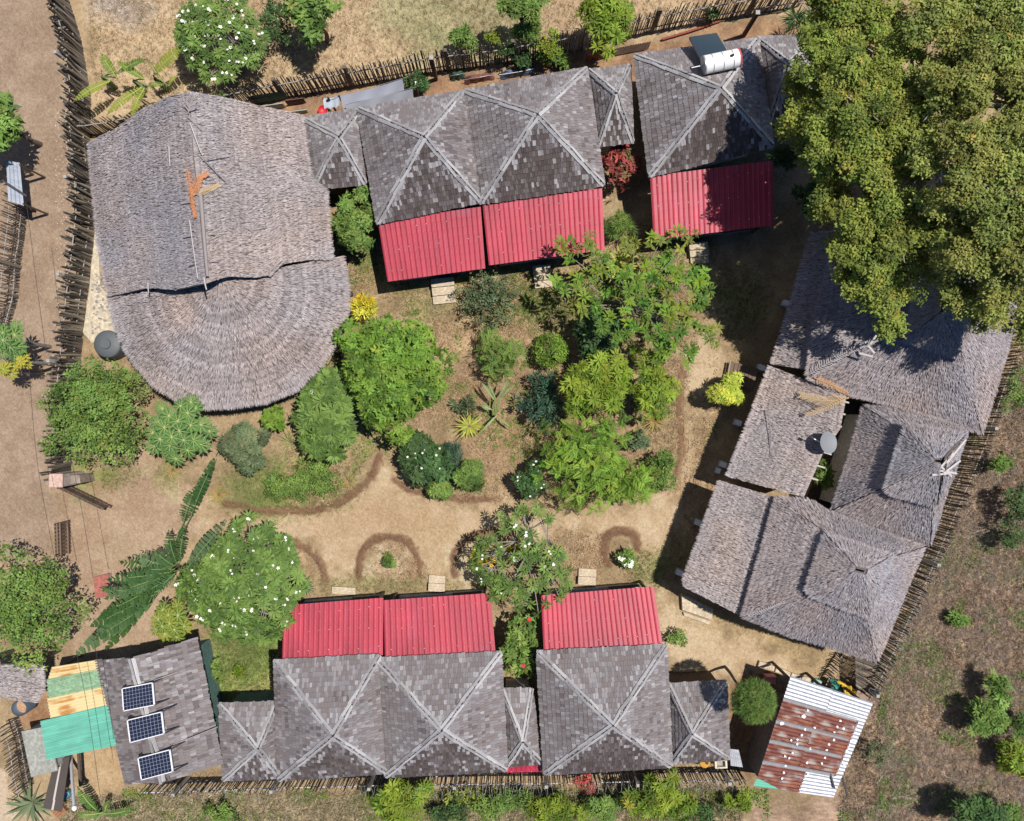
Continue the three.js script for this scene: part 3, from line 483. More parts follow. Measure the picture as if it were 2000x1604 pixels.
{ // loose thatch, broken slats and dead fronds on the three houses
  const rib = std([0.34, 0.31, 0.31]);
  frond(houseA, 'hip_frond', [[1576, 735, 3.15], [1640, 695, 3.75], [1705, 668, 4.25]], 0.24, rib, 30);
  frond(houseA, 'loose_frond', [[1590, 738, 3.05], [1625, 752, 3.05], [1658, 768, 3.0]], 0.2, std([0.45, 0.26, 0.13]), 22);
  frond(houseB, 'fallen_frond', [[1658, 778, 3.15], [1610, 783, 3.05], [1562, 772, 2.85]], 0.3, strawMat, 26);
  frond(houseB, 'fallen_frond', [[1658, 776, 3.2], [1610, 798, 3.1], [1572, 811, 2.95]], 0.18, strawMat, 20);
  frond(houseB, 'hip_frond', [[1650, 992, 2.95], [1690, 974, 3.4], [1724, 958, 3.8]], 0.24, rib, 24);
  frond(houseC, 'hip_frond', [[1452, 1203, 3.1], [1500, 1188, 3.6], [1545, 1168, 4.0]], 0.16, rib, 22);
  for (const [a, b] of [[[1835, 915, 5.2], [1862, 885, 4.85]], [[1830, 905, 5.25], [1858, 930, 4.75]], [[1842, 925, 5.05], [1875, 900, 4.6]], [[1828, 918, 5.15], [1868, 925, 4.65]], [[1848, 905, 5.1], [1885, 860, 4.45]], [[1820, 928, 5.1], [1850, 925, 5.0]]]) part(houseB, 'rafter', bar(P(...a), P(...b), 0.07), paleStick);
  for (const p of [[1652, 785], [1645, 808], [1638, 832], [1618, 886], [1605, 912], [1592, 936]]) part(houseB, 'rafter', bar(P(p[0] - 14, p[1] - 4, 2.82), P(p[0] + 6, p[1] + 2, 2.86), 0.06), paleStick);
  for (const [a, b] of [[[1680, 680, 4.3], [1715, 665, 4.75]], [[1678, 690, 4.2], [1705, 697, 4.3]], [[1700, 672, 4.7], [1712, 655, 4.8]], [[1690, 668, 4.5], [1708, 690, 4.4]]]) part(houseA, 'slat', bar(P(...a), P(...b), 0.07, 0.03), paleStick);
  part(houseB, 'pole', limb([P(1500, 800, 2.6), P(1506, 850, 2.62), P(1505, 888, 2.6)], 0.02, 0.014, 5), greyStick); part(houseB, 'pole', limb([P(1510, 917, 2.62), P(1555, 912, 2.85), P(1580, 908, 2.95)], 0.018, 0.012, 5), greyStick);
}
{ const t = thing('thatched_shelter', 'grey thatched shelter roof at the left edge below the bushy tree', 'shelter', P(20, 1330, 0));
  thatchSlope(t, coons(h([[-40, 1300], [-30, 1360]], 3), h([[86, 1295], [88, 1345], [72, 1372]], 2.2))); for (const p of [[60, 1300], [60, 1358], [-30, 1362], [-36, 1300]]) { const q = P(p[0], p[1], 2.2); part(t, 'post', bar(V(q.x, 0, q.z), V(q.x, 2.35, q.z), 0.12), M.beam); } }

// ---------------------------------------------------------------- corrugated roofs
function corrugated(parent, name, a, b, c, d, mat, pitch = 0.09, amp = 0.018, lift = 0) { // waves run from a-b to d-c
  const n = faceN(a, b, d), W = a.distanceTo(b), NU = Math.max(8, Math.round(W / pitch) * 6), pos = [], idx = [], uv = [], NV = 3;
  for (let j = 0; j <= NV; j++) for (let i = 0; i <= NU; i++) { const u = i / NU, p = a.clone().lerp(b, u).lerp(d.clone().lerp(c, u), j / NV).addScaledVector(n, lift + amp * Math.cos(u * W / pitch * 6.2832)); pos.push(p.x, p.y, p.z); uv.push(u * W, j / NV * a.distanceTo(d)); }
  for (let j = 0; j < NV; j++) for (let i = 0; i < NU; i++) { const o = j * (NU + 1) + i; idx.push(o, o + NU + 1, o + 1, o + 1, o + NU + 1, o + NU + 2); }
  return part(parent, name, geoFrom(pos, idx, uv), mat);
}
const rustTex = s => tex(512, 512, (u, v) => { const a = fbm(u * 26 + s, v * 3.2, 4), b = fbm(u * 6 + s, v * 5 + 9, 4), k = smooth(0.28, 0.52, a * 0.5 + b * 0.5), o = smooth(0.5, 0.7, fbm(u * 18 + 40, v * 6 + s, 4)), n = (a - 0.5) * 46; return [lerp(172, lerp(112, 142, o), k) + n, lerp(164, lerp(58, 84, o), k) + n, lerp(158, lerp(46, 58, o), k) + n * 0.9]; });
const rusty = [1, 7, 13].map(s => { const m = std([0.82, 0.82, 0.82], { map: rustTex(s), roughness: 0.7, metalness: 0.1 }); m.map.repeat.set(0.4, 0.5); return m; });
const zincTex = tex(256, 256, (u, v) => { const g = 205 + 60 * (fbm(u * 6, v * 22, 4) - 0.5); return [g, g + 3, g + 8]; });
const zinc = std([0.66, 0.66, 0.68], { map: zincTex, roughness: 0.5, metalness: 0.3 });
{
  const t = thing('tin_shed', 'rusty corrugated tin shed with white tar spots by the southeast corner', 'shed', P(1590, 1440, 0));
  const tl = [1545, 1320], tr = [1706, 1373], br = [1628, 1558], bl = [1474, 1536], at = (u, v, lift = 0) => { const x = lerp(lerp(tl[0], tr[0], u), lerp(bl[0], br[0], u), v), y = lerp(lerp(tl[1], tr[1], u), lerp(bl[1], br[1], u), v); return P(x, y, lerp(2.75, 2.35, v) + lift); };
  // sheets overlap like tiles down the slope; corrugation lines run across the picture with the top edge
  const bands = [[0, 0.22, 0], [0.2, 0.42, 1], [0.4, 0.6, 2], [0.58, 0.79, 1], [0.77, 1, 2]];
  bands.forEach(([v0, v1, m], k) => {
    const cut = k === 0 ? [0, 0.52, 1] : k === 4 ? [0, 0.55, 1] : [0, 0.45, 0.91, 1];
    for (let i = 0; i + 1 < cut.length; i++) {
      const u0 = cut[i], u1 = cut[i + 1] + 0.015, ov = (bands.length - k) * 0.012 + (i % 2) * 0.006, mat = k === 0 || (k === 4 && i === 1) || (i === 2) ? zinc : rusty[(m + i) % 3];
      const s = corrugated(t, 'roof_sheet', at(u0, v0, ov), at(u0, v1, ov), at(Math.min(1, u1), v1, ov), at(Math.min(1, u1), v0, ov), mat, 0.15, 0.017);
    }
  });
  for (const v of [0.2, 0.4, 0.58, 0.77]) corrugated(t, 'seam_sheet', at(0, v - 0.008, 0.085), at(0, v + 0.026, 0.08), at(0.9, v + 0.026, 0.08), at(0.9, v - 0.008, 0.085), std([0.4, 0.38, 0.37], { map: zincTex }), 0.15, 0.016);
  corrugated(t, 'green_sheet', at(0, 0.93, 0.09), at(-0.02, 1.0, 0.09), at(0.33, 1.0, 0.09), at(0.02, 0.93, 0.09), std([0.12, 0.42, 0.3]), 0.1, 0.012);
  const dots = [[640, 945], [787, 975], [765, 1010], [645, 1050], [775, 1085], [828, 1075], [757, 1118], [700, 1148], [735, 1145], [733, 1170], [955, 1070], [970, 1035], [990, 1080], [940, 1100], [938, 1145], [912, 1172], [808, 1195], [900, 1205], [892, 1250], [876, 1283], [793, 1278], [710, 1222], [692, 1253], [668, 1240], [672, 1297], [665, 1335], [655, 1370], [553, 1268], [530, 1325], [567, 1163], [583, 1190], [605, 1125], [1045, 1065], [1035, 1155], [1027, 1180], [1012, 1212], [1000, 1290], [800, 1345], [520, 1358], [628, 1012]];
  const gs = dots.filter(([zx, zy]) => { const x = 1300 + zx / 2.857, y = 1044 + zy / 2.857; return x > lerp(1545, 1474, (y - 1320) / 216) + 7; }).map(([zx, zy], i) => { const x = 1300 + zx / 2.857, y = 1044 + zy / 2.857, p = P(x, y, 2.6); const q = [...Array(9).keys()].map(k => { const a = k / 9 * 6.28, r = (i === 1 || i === 2 ? 0.085 : 0.05) * rr(0.7, 1.25); return p.clone().add(V(Math.cos(a) * r, 0, Math.sin(a) * r)); }); const v = (y - 1345) / 190; const hh = lerp(2.75, 2.35, Math.max(0, Math.min(1, ((p.z - at(0.5, 0).z) / (at(0.5, 1).z - at(0.5, 0).z))))); return prism(q, hh + 0.02, hh + 0.085, 0.008); });
  part(t, 'tar_spots', merge(gs), M.white, 'stuff');
  const c = inset([at(0, 0.4), at(1, 0.4), at(1, 1), at(0, 1)], 0.3); part(t, 'wall', prism(c, 0, 2.3), std([0.2, 0.17, 0.15], { map: mottle })); for (const q of [at(0.05, 0.05), at(0.95, 0.05), at(0.5, 0.05)]) part(t, 'post', bar(V(q.x, 0, q.z), V(q.x, q.y - 0.03, q.z), 0.09), M.beam);
  part(t, 'timber', bar(P(1622, 1512, 2.5), P(1630, 1540, 2.5), 0.06), M.dark); part(t, 'timber', bar(P(1646, 1520, 2.5), P(1655, 1555, 2.45), 0.06), M.dark);
}
const streakTex = tex(256, 256, (u, v) => { const g = 232 + (fbm(u * 30, v * 2, 3) - 0.5) * 44 + (fbm(u * 4 + 8, v * 4, 3) - 0.5) * 40; return [g, g, g]; }); streakTex.repeat.set(0.5, 0.5);
const stainTex = tex(256, 256, (u, v) => { const k = smooth(0.52, 0.74, fbm(u * 16, v * 3, 4) * 0.6 + fbm(u * 3 + 5, v * 3, 3) * 0.4); return [lerp(240, 205, k), lerp(238, 160, k), lerp(236, 120, k)]; }); stainTex.repeat.set(0.5, 0.5);
{ // house with solar panels
  const t = thing('shingled_house', 'shingled gable house carrying three solar panels at the southwest corner', 'house', P(320, 1390, 0));
  const r0 = P(257, 1286, 3.35), r1 = P(318, 1529, 3.35), w0 = P(188, 1290, 2.45), w1 = P(246, 1530, 2.45), e0 = P(384, 1246, 2.4), e1 = P(434, 1490, 2.4);
  const g = merge([slab(r0, r1, w1, w0, 0.08), slab(r0, e0, e1, r1, 0.08)]); const roof = part(t, 'roof', g, M.deck); const list = [];
  shingleFace([w0, w1, r1, r0], [1, 1, 3, 4, 0, 3], 0.22, list); const f2 = shingleFace([e1, e0, r0, r1], SLOPE_TONES.O, 0.22, list); layShingles(roof, list); ridge(roof, r0, r1, faceN(w0, w1, r0), faceN(e0, e1, r0), 0.13);
  const c = inset([w0, e0, e1, w1], 0.3); part(t, 'wall', prism(inset([w0, e0, e1, w1], 0.75), 0, 2.4), M.wallTeal);
  const pole = (a, b) => part(t, 'roof_pole', limb([P(...a), mid(P(...a), P(...b)).add(V(0, 0.03, 0)), P(...b)], 0.03, 0.022, 5), greyStick);
  pole([300, 1330, 3.35], [348, 1312, 2.9]); pole([338, 1455, 3.1], [425, 1420, 2.6]);
  const cell = std([0.016, 0.022, 0.05], { roughness: 0.18 }), fr = std([0.78, 0.78, 0.78], { roughness: 0.4 }), line = std([0.32, 0.35, 0.4], { roughness: 0.4 });
  const labels = ['solar panel nearest the north gable of the shingled house', 'middle solar panel of the three on the shingled house', 'solar panel nearest the south gable of the shingled house'];
  [[[237, 1345], [298, 1333], [302, 1378], [240, 1390]], [[247, 1407], [316, 1390], [321, 1434], [253, 1452]], [[268, 1481], [332, 1464], [338, 1508], [275, 1525]]].forEach((q, k) => {
    const [a, b, cc, d] = q.map((p, i) => P(p[0], p[1], i === 1 || i === 2 ? 3.62 : 3.5)); const s = thing('solar_module', labels[k], 'solar panel', mid(a, cc).setY(3.3), 'solar panels');
    part(s, 'frame', slab(a, b, cc, d, 0.05), fr); const I = (u, v, l) => a.clone().lerp(b, u).lerp(d.clone().lerp(cc, u), v).addScaledVector(UP, l), nx = 9, ny = 6, m = 0.035;
    const base = part(s, 'cell_panel', slab(I(m, m, 0.004), I(1 - m, m, 0.004), I(1 - m, 1 - m, 0.004), I(m, 1 - m, 0.004), 0.003), line);
    for (let i = 0; i < nx; i++) for (let j = 0; j < ny; j++) { const u0 = m + (1 - 2 * m) * (i + 0.04) / nx, u1 = m + (1 - 2 * m) * (i + 0.96) / nx, v0 = m + (1 - 2 * m) * (j + 0.035) / ny, v1 = m + (1 - 2 * m) * (j + 0.965) / ny; sub(base, 'cell', slab(I(u0, v0, 0.008), I(u1, v0, 0.008), I(u1, v1, 0.008), I(u0, v1, 0.008), 0.003), cell); }
    for (const [p, dx] of [[b, 0.32], [cc, 0.32], [a, 0], [d, 0]]) part(s, 'leg', bar(p.clone().lerp(mid(a, cc), 0.05), V(p.x + dx, 3.0 - (dx ? 0.02 : 0), p.z - 0.06), 0.045), M.dark);
  });
  // coloured corrugated lean-to
  const l = thing('corrugated_porch', 'striped cream green and turquoise corrugated porch roof', 'porch roof', P(145, 1390, 0));
  const cream = std([0.74, 0.62, 0.34], { map: stainTex, roughness: 0.6 }), green = std([0.3, 0.47, 0.29], { map: mottle, roughness: 0.6 }), teal = std([0.17, 0.53, 0.4], { roughness: 0.6, map: streakTex });
  const strip = (q, m, lift) => corrugated(l, 'roof_sheet', P(q[0][0], q[0][1], 2.3), P(q[3][0], q[3][1], 2.3), P(q[2][0], q[2][1], 2.5), P(q[1][0], q[1][1], 2.5), m, 0.13, 0.026, lift);
  strip([[101, 1303], [189, 1289], [195, 1308], [93, 1328]], cream, 0); strip([[91, 1327], [195, 1306], [202, 1342], [95, 1365]], green, 0.012); strip([[92, 1364], [201, 1340], [210, 1378], [99, 1402]], cream, 0.02); strip([[79, 1408], [212, 1376], [228, 1455], [92, 1484]], teal, 0.034);
  for (const p of [[103, 1312], [96, 1360], [100, 1478], [215, 1450]]) { const q = P(p[0], p[1], 2.3); part(l, 'post', bar(V(q.x, 0, q.z), V(q.x, 2.28, q.z), 0.1), M.beam); }
}
{ // other yard things in the southwest corner
  const y = thing('concrete_slab', 'grey concrete slab roof beside the turquoise sheeting', 'slab', P(75, 1465, 0)); const q = [[41, 1429], [92, 1419], [112, 1506], [60, 1518]].map(p => P(p[0], p[1], 1.6)); part(y, 'top', prism(q, 1.5, 1.6, 0.01), std([0.36, 0.37, 0.33], { map: mottle })); part(y, 'wall', prism(inset(q, 0.12), 0, 1.5), M.concrete);
  const b = thing('barrel', 'open blue barrel with rusty floor beside the thatched shelter', 'barrel', P(37, 1383, 0.0)); const c = P(37, 1384, 0.9);
  const lg = new THREE.LatheGeometry([[0.0, 0.5], [0.3, 0.5], [0.3, 0.9], [0.33, 0.9], [0.34, 0.6], [0.33, 0.3], [0.33, 0], [0, 0]].map(p => new THREE.Vector2(...p)), 20); lg.translate(c.x, 0, c.z); part(b, 'body', lg, std([0.1, 0.14, 0.19])); const dg = new THREE.CylinderGeometry(0.29, 0.29, 0.06, 18); dg.translate(c.x, 0.55, c.z); part(b, 'contents', dg, std([0.5, 0.3, 0.18], { map: mottle }));
  const p = thing('white_pole', 'tall white pole leaning out beside the sandy court', 'pole', P(138, 1475, 0)); part(p, 'shaft', limb([P(138, 1477, 0), P(141, 1525, 1.6), P(145, 1578, 3.3)], 0.07, 0.06, 10), M.white); const cg = new THREE.CylinderGeometry(0.09, 0.09, 0.06, 12), cp = P(145, 1579, 3.33); cg.translate(cp.x, cp.y, cp.z); part(p, 'cap', cg, M.white);
  const k = thing('wooden_crate', 'orange brown wooden crate lying in the southwest corner', 'crate', P(115, 1585, 0)); const ck = P(115, 1585, 0.3);
  for (let i = 0; i < 4; i++) { const g = new THREE.BoxGeometry(0.5, 0.03, 0.1); g.translate(0, 0.3, -0.17 + i * 0.115); g.rotateY(0.7); g.translate(ck.x, 0, ck.z); part(k, 'slat', g, wood([0.4, 0.19, 0.09])); } { const g = new THREE.BoxGeometry(0.48, 0.28, 0.42); g.rotateY(0.7); g.translate(ck.x, 0.14, ck.z); part(k, 'side', g, wood([0.28, 0.13, 0.06])); }
  const bu = thing('blue_bucket', 'small blue plastic bucket between the white pole and dark boards', 'bucket', P(129, 1553, 0)); const bp = P(129, 1553, 0.3); const bg = new THREE.LatheGeometry([[0, 0.03], [0.13, 0.03], [0.17, 0.34], [0.19, 0.34], [0.15, 0], [0, 0]].map(q => new THREE.Vector2(...q)), 16); bg.translate(bp.x, 0, bp.z); part(bu, 'body', bg, std([0.14, 0.33, 0.42])); const ha = new THREE.TorusGeometry(0.17, 0.008, 5, 16, 3.14); ha.rotateX(-1.2); ha.translate(bp.x, 0.34, bp.z); part(bu, 'handle', ha, M.steel);
  const dk = thing('board_stack', 'dark weathered boards leaning between slab and sandy court', 'boards', P(115, 1520, 0)); for (let i = 0; i < 9; i++) { const a = P(108 + i * 3.2, 1490 - i * 1.5, 1.0), e = P(86 + i * 4, 1578 + i, 1.25); part(dk, 'board', bar(a, e, 0.1, 0.03), i === 4 ? paleStick : wood([0.1, 0.08, 0.07])); } for (let i = 0; i < 3; i++) part(dk, 'support', bar(P(100 + i * 15, 1500 + i * 20, 0), P(100 + i * 15, 1500 + i * 20, 1.02), 0.08), M.beam);
  const bm = thing('court_beam', 'dark timber beam lying across the sandy court', 'beam', P(155, 1500, 0)); part(bm, 'beam', bar(P(153, 1468, 0.9), P(157, 1536, 0.9), 0.1), M.beam); part(bm, 'support', bar(P(153, 1470, 0), P(153, 1470, 0.86), 0.1), M.beam); part(bm, 'support', bar(P(157, 1534, 0), P(157, 1534, 0.86), 0.1), M.beam);
  const rp = thing('red_mat', 'faded red concrete plinth beside the traveller palm', 'plinth', P(193, 1145, 0)); const rq = [[182, 1128], [212, 1120], [214, 1165], [186, 1170]].map(p => P(p[0], p[1], 0.35)); part(rp, 'top', prism(rq, 0.32, 0.36, 0.008), std([0.4, 0.14, 0.11], { map: mottle })); part(rp, 'base', prism(inset(rq, 0.04), 0, 0.32), M.concrete);
  rp.name = 'red_plinth';
}

// ---------------------------------------------------------------- fences
const picketGeos = [0, 1, 2].map(k => { const g = new THREE.CylinderGeometry(0.017, 0.026, 1, 5, 2); const p = g.attributes.position; for (let i = 0; i < p.count; i++) if (Math.abs(p.getY(i)) < 0.1) { p.setX(i, p.getX(i) + (k - 1) * 0.022); p.setZ(i, p.getZ(i) + (k % 2) * 0.02); } g.translate(0, 0.5, 0); g.computeVertexNormals(); return g; });
function fence(label, pts, hgt, gap, o = {}) {
  const c = new THREE.CatmullRomCurve3(pts.map(p => P(p[0], p[1], 0)), false, 'catmullrom', 0.1), L = c.getLength(), n = Math.min(298, Math.round(L / gap));
  const t = thing('picket_fence', label, 'fence', c.getPointAt(0.5), 'rough stick fences');
  for (let i = 0; i < n; i++) {
    const u = (i + rr(0.1, 0.9)) / n, p = c.getPointAt(u), m = shade(new THREE.Mesh(pick(picketGeos), pick(o.mats || M.picket))); m.name = 'picket';
    m.position.copy(p).sub(t.position); m.scale.set(rr(0.8, 1.35) * (o.fat || 1), hgt * (R() < 0.12 ? rr(0.75, 0.9) : rr(0.9, 1.12)), rr(0.8, 1.35) * (o.fat || 1)); m.rotation.set((o.leanX || 0) + rr(-0.035, 0.035), rr(0, 6), (o.leanZ || 0) + rr(-0.035, 0.035)); t.add(m);
  }
  for (const y of o.rails || [0.5, 1.45]) { const q = []; for (let i = 0; i <= 12; i++) q.push(c.getPointAt(i / 12).add(V(0, y * hgt / 1.9 + rr(-0.03, 0.03), (o.railOff || 0.04)))); for (let i = 0; i < 12; i += 3) part(t, 'rail', limb(q.slice(i, i + 4), 0.028, 0.024, 6), o.railMat || M.rail); }
  for (const u of o.posts || []) { const p = c.getPointAt(u); part(t, 'post', bar(p, p.clone().setY(hgt * (o.postH || 1.06)).add(V((o.leanZ || 0) * -hgt, 0, 0)), 0.13), o.postMat || M.concrete); }
  return t;
}
fence('dark stick fence along the dirt road west of the thatched hall', [[120, -60], [133, 0], [157, 80], [176, 196], [174, 273], [187, 385], [186, 437], [176, 525], [166, 600], [158, 680], [150, 760], [140, 880], [136, 930]], 2.1, 0.074, { posts: [0.21, 0.44, 0.62, 0.78], leanZ: 0.06, fat: 2.25 });
fence('stick fence along the northern edge behind the guest huts and laundry', [[448, 212], [560, 190], [700, 166], [850, 140], [950, 128], [1050, 112], [1140, 96]], 1.9, 0.078, { posts: [0.16, 0.35, 0.62, 0.8], postMat: M.picket[1], fat: 1.15 });
fence('stick fence in the far north behind the low tin wall', [[1150, 88], [1220, 72], [1300, 56], [1400, 38], [1500, 22], [1560, 12]], 1.9, 0.085, { posts: [0.3, 0.75], postMat: M.picket[1] });
fence('short stick fence joining the road fence to the thatched hall', [[146, 262], [190, 262], [230, 256], [268, 248]], 1.5, 0.07, { rails: [1.5] });
fence('wire topped stick fence east of the thatched houses', [[1960, 660], [1930, 740], [1890, 860], [1850, 955], [1800, 1070], [1760, 1160], [1718, 1250], [1672, 1345]], 1.75, 0.077, { posts: [0.25, 0.62, 0.98], rails: [0.6, 1.5], railMat: M.picket[2], fat: 1.1, mats: [M.picket[1], M.picket[3], M.picket[3]] });
fence('wire topped stick fence behind the southern guest huts', [[300, 1520], [440, 1517], [560, 1512], [700, 1508], [850, 1506], [1000, 1504], [1150, 1502], [1300, 1499], [1440, 1497]], 1.6, 0.088, { posts: [0.06, 0.22, 0.38, 0.52, 0.67, 0.82, 0.97], railMat: std([0.5, 0.49, 0.47]), railOff: 0.06, mats: [M.picket[1], M.picket[3], M.picket[3]] });  // only dark pickets here: the huts' shadow is put into the fence colour
fence('old stick fence on the far side of the dirt road', [[54, 392], [50, 450], [40, 520], [36, 580], [16, 650]], 1.7, 0.07, { posts: [0.5], postMat: M.picket[0] });
fence('stick fence by the thatched shelter at the lower left edge', [[36, 1398], [48, 1435], [56, 1480], [66, 1530]], 1.5, 0.07, { mats: [M.picket[0], M.picket[1], M.picket[3]] });
fence('low stick fence between the thatched house and the tin shed', [[1640, 1270], [1620, 1300], [1606, 1330]], 1.0, 0.09, { rails: [0.8] });
{ // sticks laid over the passage behind the southern thatched house
  const t = thing('stick_canopy', 'canopy of thin sticks over the passage beside the tin shed', 'canopy', P(1665, 1320, 0));
  for (let i = 0; i < 22; i++) { const k = i / 21; part(t, 'stick', bar(P(lerp(1670, 1672, k), lerp(1284, 1340, k), 0.9), P(lerp(1722, 1696, k), lerp(1302, 1362, k), 1.0), rr(0.025, 0.045)), pick(M.picket)); }
  for (const p of [[1671, 1286], [1673, 1338], [1720, 1304], [1697, 1360]]) part(t, 'post', bar(P(p[0], p[1], 0.92).setY(0), P(p[0], p[1], 0.92), 0.07), M.beam);
}
function coil(label, pts, y, rad, turns) {
  const c = new THREE.CatmullRomCurve3(pts.map(p => P(p[0], p[1], y))), q = [];
  for (let i = 0; i <= turns * 10; i++) { const u = i / (turns * 10), p = c.getPointAt(u), t = c.getTangentAt(u), s = V(-t.z, 0, t.x), a = i / 10 * 6.2832, r = rad * (0.8 + 0.4 * vnoise(i * 0.07, y * 9)); q.push(p.addScaledVector(s, Math.cos(a) * r).add(V(0, Math.sin(a) * r, 0)).addScaledVector(t, rr(-0.04, 0.04))); }
  const t = thing('wire_coil', label, 'razor wire', P(...pts[0], 0), 'wire coils on the fences'); part(t, 'wire', new THREE.TubeGeometry(new THREE.CatmullRomCurve3(q), turns * 14, 0.008, 3), M.steel);
}
coil('loops of razor wire along the fence behind the solar panel house', [[300, 1548], [480, 1548], [560, 1546]], 1.85, 0.26, 15);
coil('loops of razor wire on the fence behind the middle southern huts', [[700, 1548], [860, 1546], [1080, 1540]], 1.8, 0.28, 28);
coil('loops of razor wire behind the southeast hut', [[1150, 1540], [1300, 1534], [1440, 1530]], 1.8, 0.26, 20);
coil('loops of razor wire along the eastern stick fence', [[1850, 1050], [1790, 1190], [1740, 1290], [1700, 1370]], 1.9, 0.22, 20);

// ---------------------------------------------------------------- gate, utilities and small things
{
  const t = thing('gate_pillar', 'pale pink capped gate pillar with a short wall stub', 'pillar', P(125, 930, 0));
  const q = P(108, 939, 1.9), b = P(121, 932, 0); const g = new THREE.BoxGeometry(0.5, 1.82, 0.5); g.translate(q.x, 0.91, q.z); part(t, 'shaft', g, std([0.5, 0.42, 0.36], { map: mottle })); part(t, 'cap', prism([[-1, -1], [1, -1], [1, 1], [-1, 1]].map(k => V(q.x + k[0] * 0.28, 0, q.z + k[1] * 0.28)), 1.82, 1.92, 0.03), std([0.66, 0.46, 0.38], { map: mottle }));
  part(t, 'wall', prism([[122, 930], [155, 928], [157, 944], [124, 946]].map(p => P(p[0], p[1], 1.2)), 0, 1.2), std([0.34, 0.27, 0.22], { map: mottle }));
  const gate = (label, a, b, hh) => { const s = thing('wooden_gate', label, 'gate', P(...a, 0).setY(0), 'entrance gate leaves'); const A = P(...a, 0), B = P(...b, 0), d = B.clone().sub(A), L = d.length(); const n = 9; for (let i = 0; i < n; i++) { const p = A.clone().addScaledVector(d, (i + 0.5) / n); part(s, 'plank', bar(p.clone().setY(0.08), p.clone().setY(hh), L / n * 0.78, 0.03, d.clone().normalize().cross(UP)), pick([wood([0.2, 0.13, 0.09]), wood([0.15, 0.1, 0.07])])); } for (const y of [0.35, 0.95, hh - 0.12]) part(s, 'rail', bar(A.clone().setY(y).add(V(0.03, 0, 0.03)), B.clone().setY(y).add(V(0.03, 0, 0.03)), 0.08, 0.05), wood([0.24, 0.17, 0.12])); };
  gate('open plank gate leaf swung inward beside the pink capped pillar', [140, 948], [222, 988], 1.15); gate('open plank gate leaf on the south side of the entrance', [138, 1014], [140, 1078], 1.3);
}
{
  const t = thing('water_tank', 'dark grey round water tank tucked between hall and bush', 'tank', P(208, 672, 0)); const c = P(208, 672, 1.0); const g = new THREE.LatheGeometry([[0, 1.08], [0.3, 1.06], [0.52, 0.98], [0.58, 0.9], [0.56, 0.6], [0.58, 0.3], [0.56, 0], [0, 0]].map(q => new THREE.Vector2(...q)), 28); g.translate(c.x, 0, c.z); part(t, 'body', g, std([0.09, 0.1, 0.11], { roughness: 0.6 })); const lg = new THREE.CylinderGeometry(0.2, 0.22, 0.07, 20); lg.translate(c.x, 1.1, c.z); part(t, 'lid', lg, std([0.1, 0.11, 0.12]));
}
{ // cream paved strip with dark pebbles
  const q = [[190, 440], [197, 560], [226, 590], [236, 650], [180, 670], [163, 650], [176, 560], [182, 470]].map(p => P(p[0], p[1], 0)); const m = struct('paving', prism(q, 0, 0.05), std([0.62, 0.54, 0.4], { map: mottle })); m.userData.label = 'cream paved strip set with dark stones';
  const sm = [std([0.3, 0.27, 0.24]), std([0.42, 0.36, 0.29]), std([0.22, 0.2, 0.19])];
  for (let i = 0; i < 150; i++) { const px = rr(178, 232), py = rr(535, 655); if (px < 176 + (py > 590 ? -6 : 4) || px > 205 + Math.max(0, (py - 575)) * 0.45) continue; const p = P(px, py, 0), r = rr(0.04, 0.09), g = new THREE.SphereGeometry(1, 7, 4, 0, 6.283, 0, 1.57); const s = shade(new THREE.Mesh(g, pick(sm))); s.name = 'stone'; s.position.set(p.x, 0.045, p.z); s.scale.set(r, 0.016, r * rr(0.6, 1)); s.rotation.y = R() * 6; m.add(s); }
}
{ // solar water heater on the northeast hut
  const t = thing('solar_water_heater', 'white solar water heater tank with dark collector on the northeast hut', 'water heater', P(1400, 120, 3.2));
  const a = P(1376, 127, 4.1), b = P(1441, 113, 4.1), d = b.clone().sub(a).normalize();
  const cyl = (p, q, r, seg = 24) => { const g = new THREE.CylinderGeometry(r, r, p.distanceTo(q), seg); g.applyQuaternion(new THREE.Quaternion().setFromUnitVectors(UP, q.clone().sub(p).normalize())); const m = mid(p, q); g.translate(m.x, m.y, m.z); return g; };
  part(t, 'tank', cyl(a, b, 0.34), std([0.78, 0.78, 0.77], { roughness: 0.35 })); part(t, 'end_cap', cyl(b, b.clone().addScaledVector(d, 0.06), 0.35), std([0.5, 0.07, 0.06])); part(t, 'end_cap', cyl(a.clone().addScaledVector(d, -0.05), a, 0.345), M.steel); for (const k of [0.2, 0.5, 0.8]) { const p = mid(a, b, k); part(t, 'band', cyl(p, p.clone().addScaledVector(d, 0.03), 0.348), M.steel); }
  part(t, 'pipe', cyl(a.clone().addScaledVector(d, -0.5), a, 0.025, 8), M.steel);
  part(t, 'collector', slab(P(1346, 72, 3.1), P(1400, 64, 3.1), P(1424, 106, 3.9), P(1372, 122, 3.9), 0.08), std([0.03, 0.04, 0.045], { roughness: 0.16 }));
  part(t, 'valve', bar(mid(a, b, 0.72).add(V(0, 0.33, 0)), mid(a, b, 0.78).add(V(0.02, 0.42, 0)), 0.08), M.dark);
  for (const k of [0.15, 0.85]) part(t, 'stand', bar(mid(a, b, k).add(V(0, -0.3, 0.25)), mid(a, b, k).add(V(0, -1.1, 0.3)), 0.05), M.steel);
}
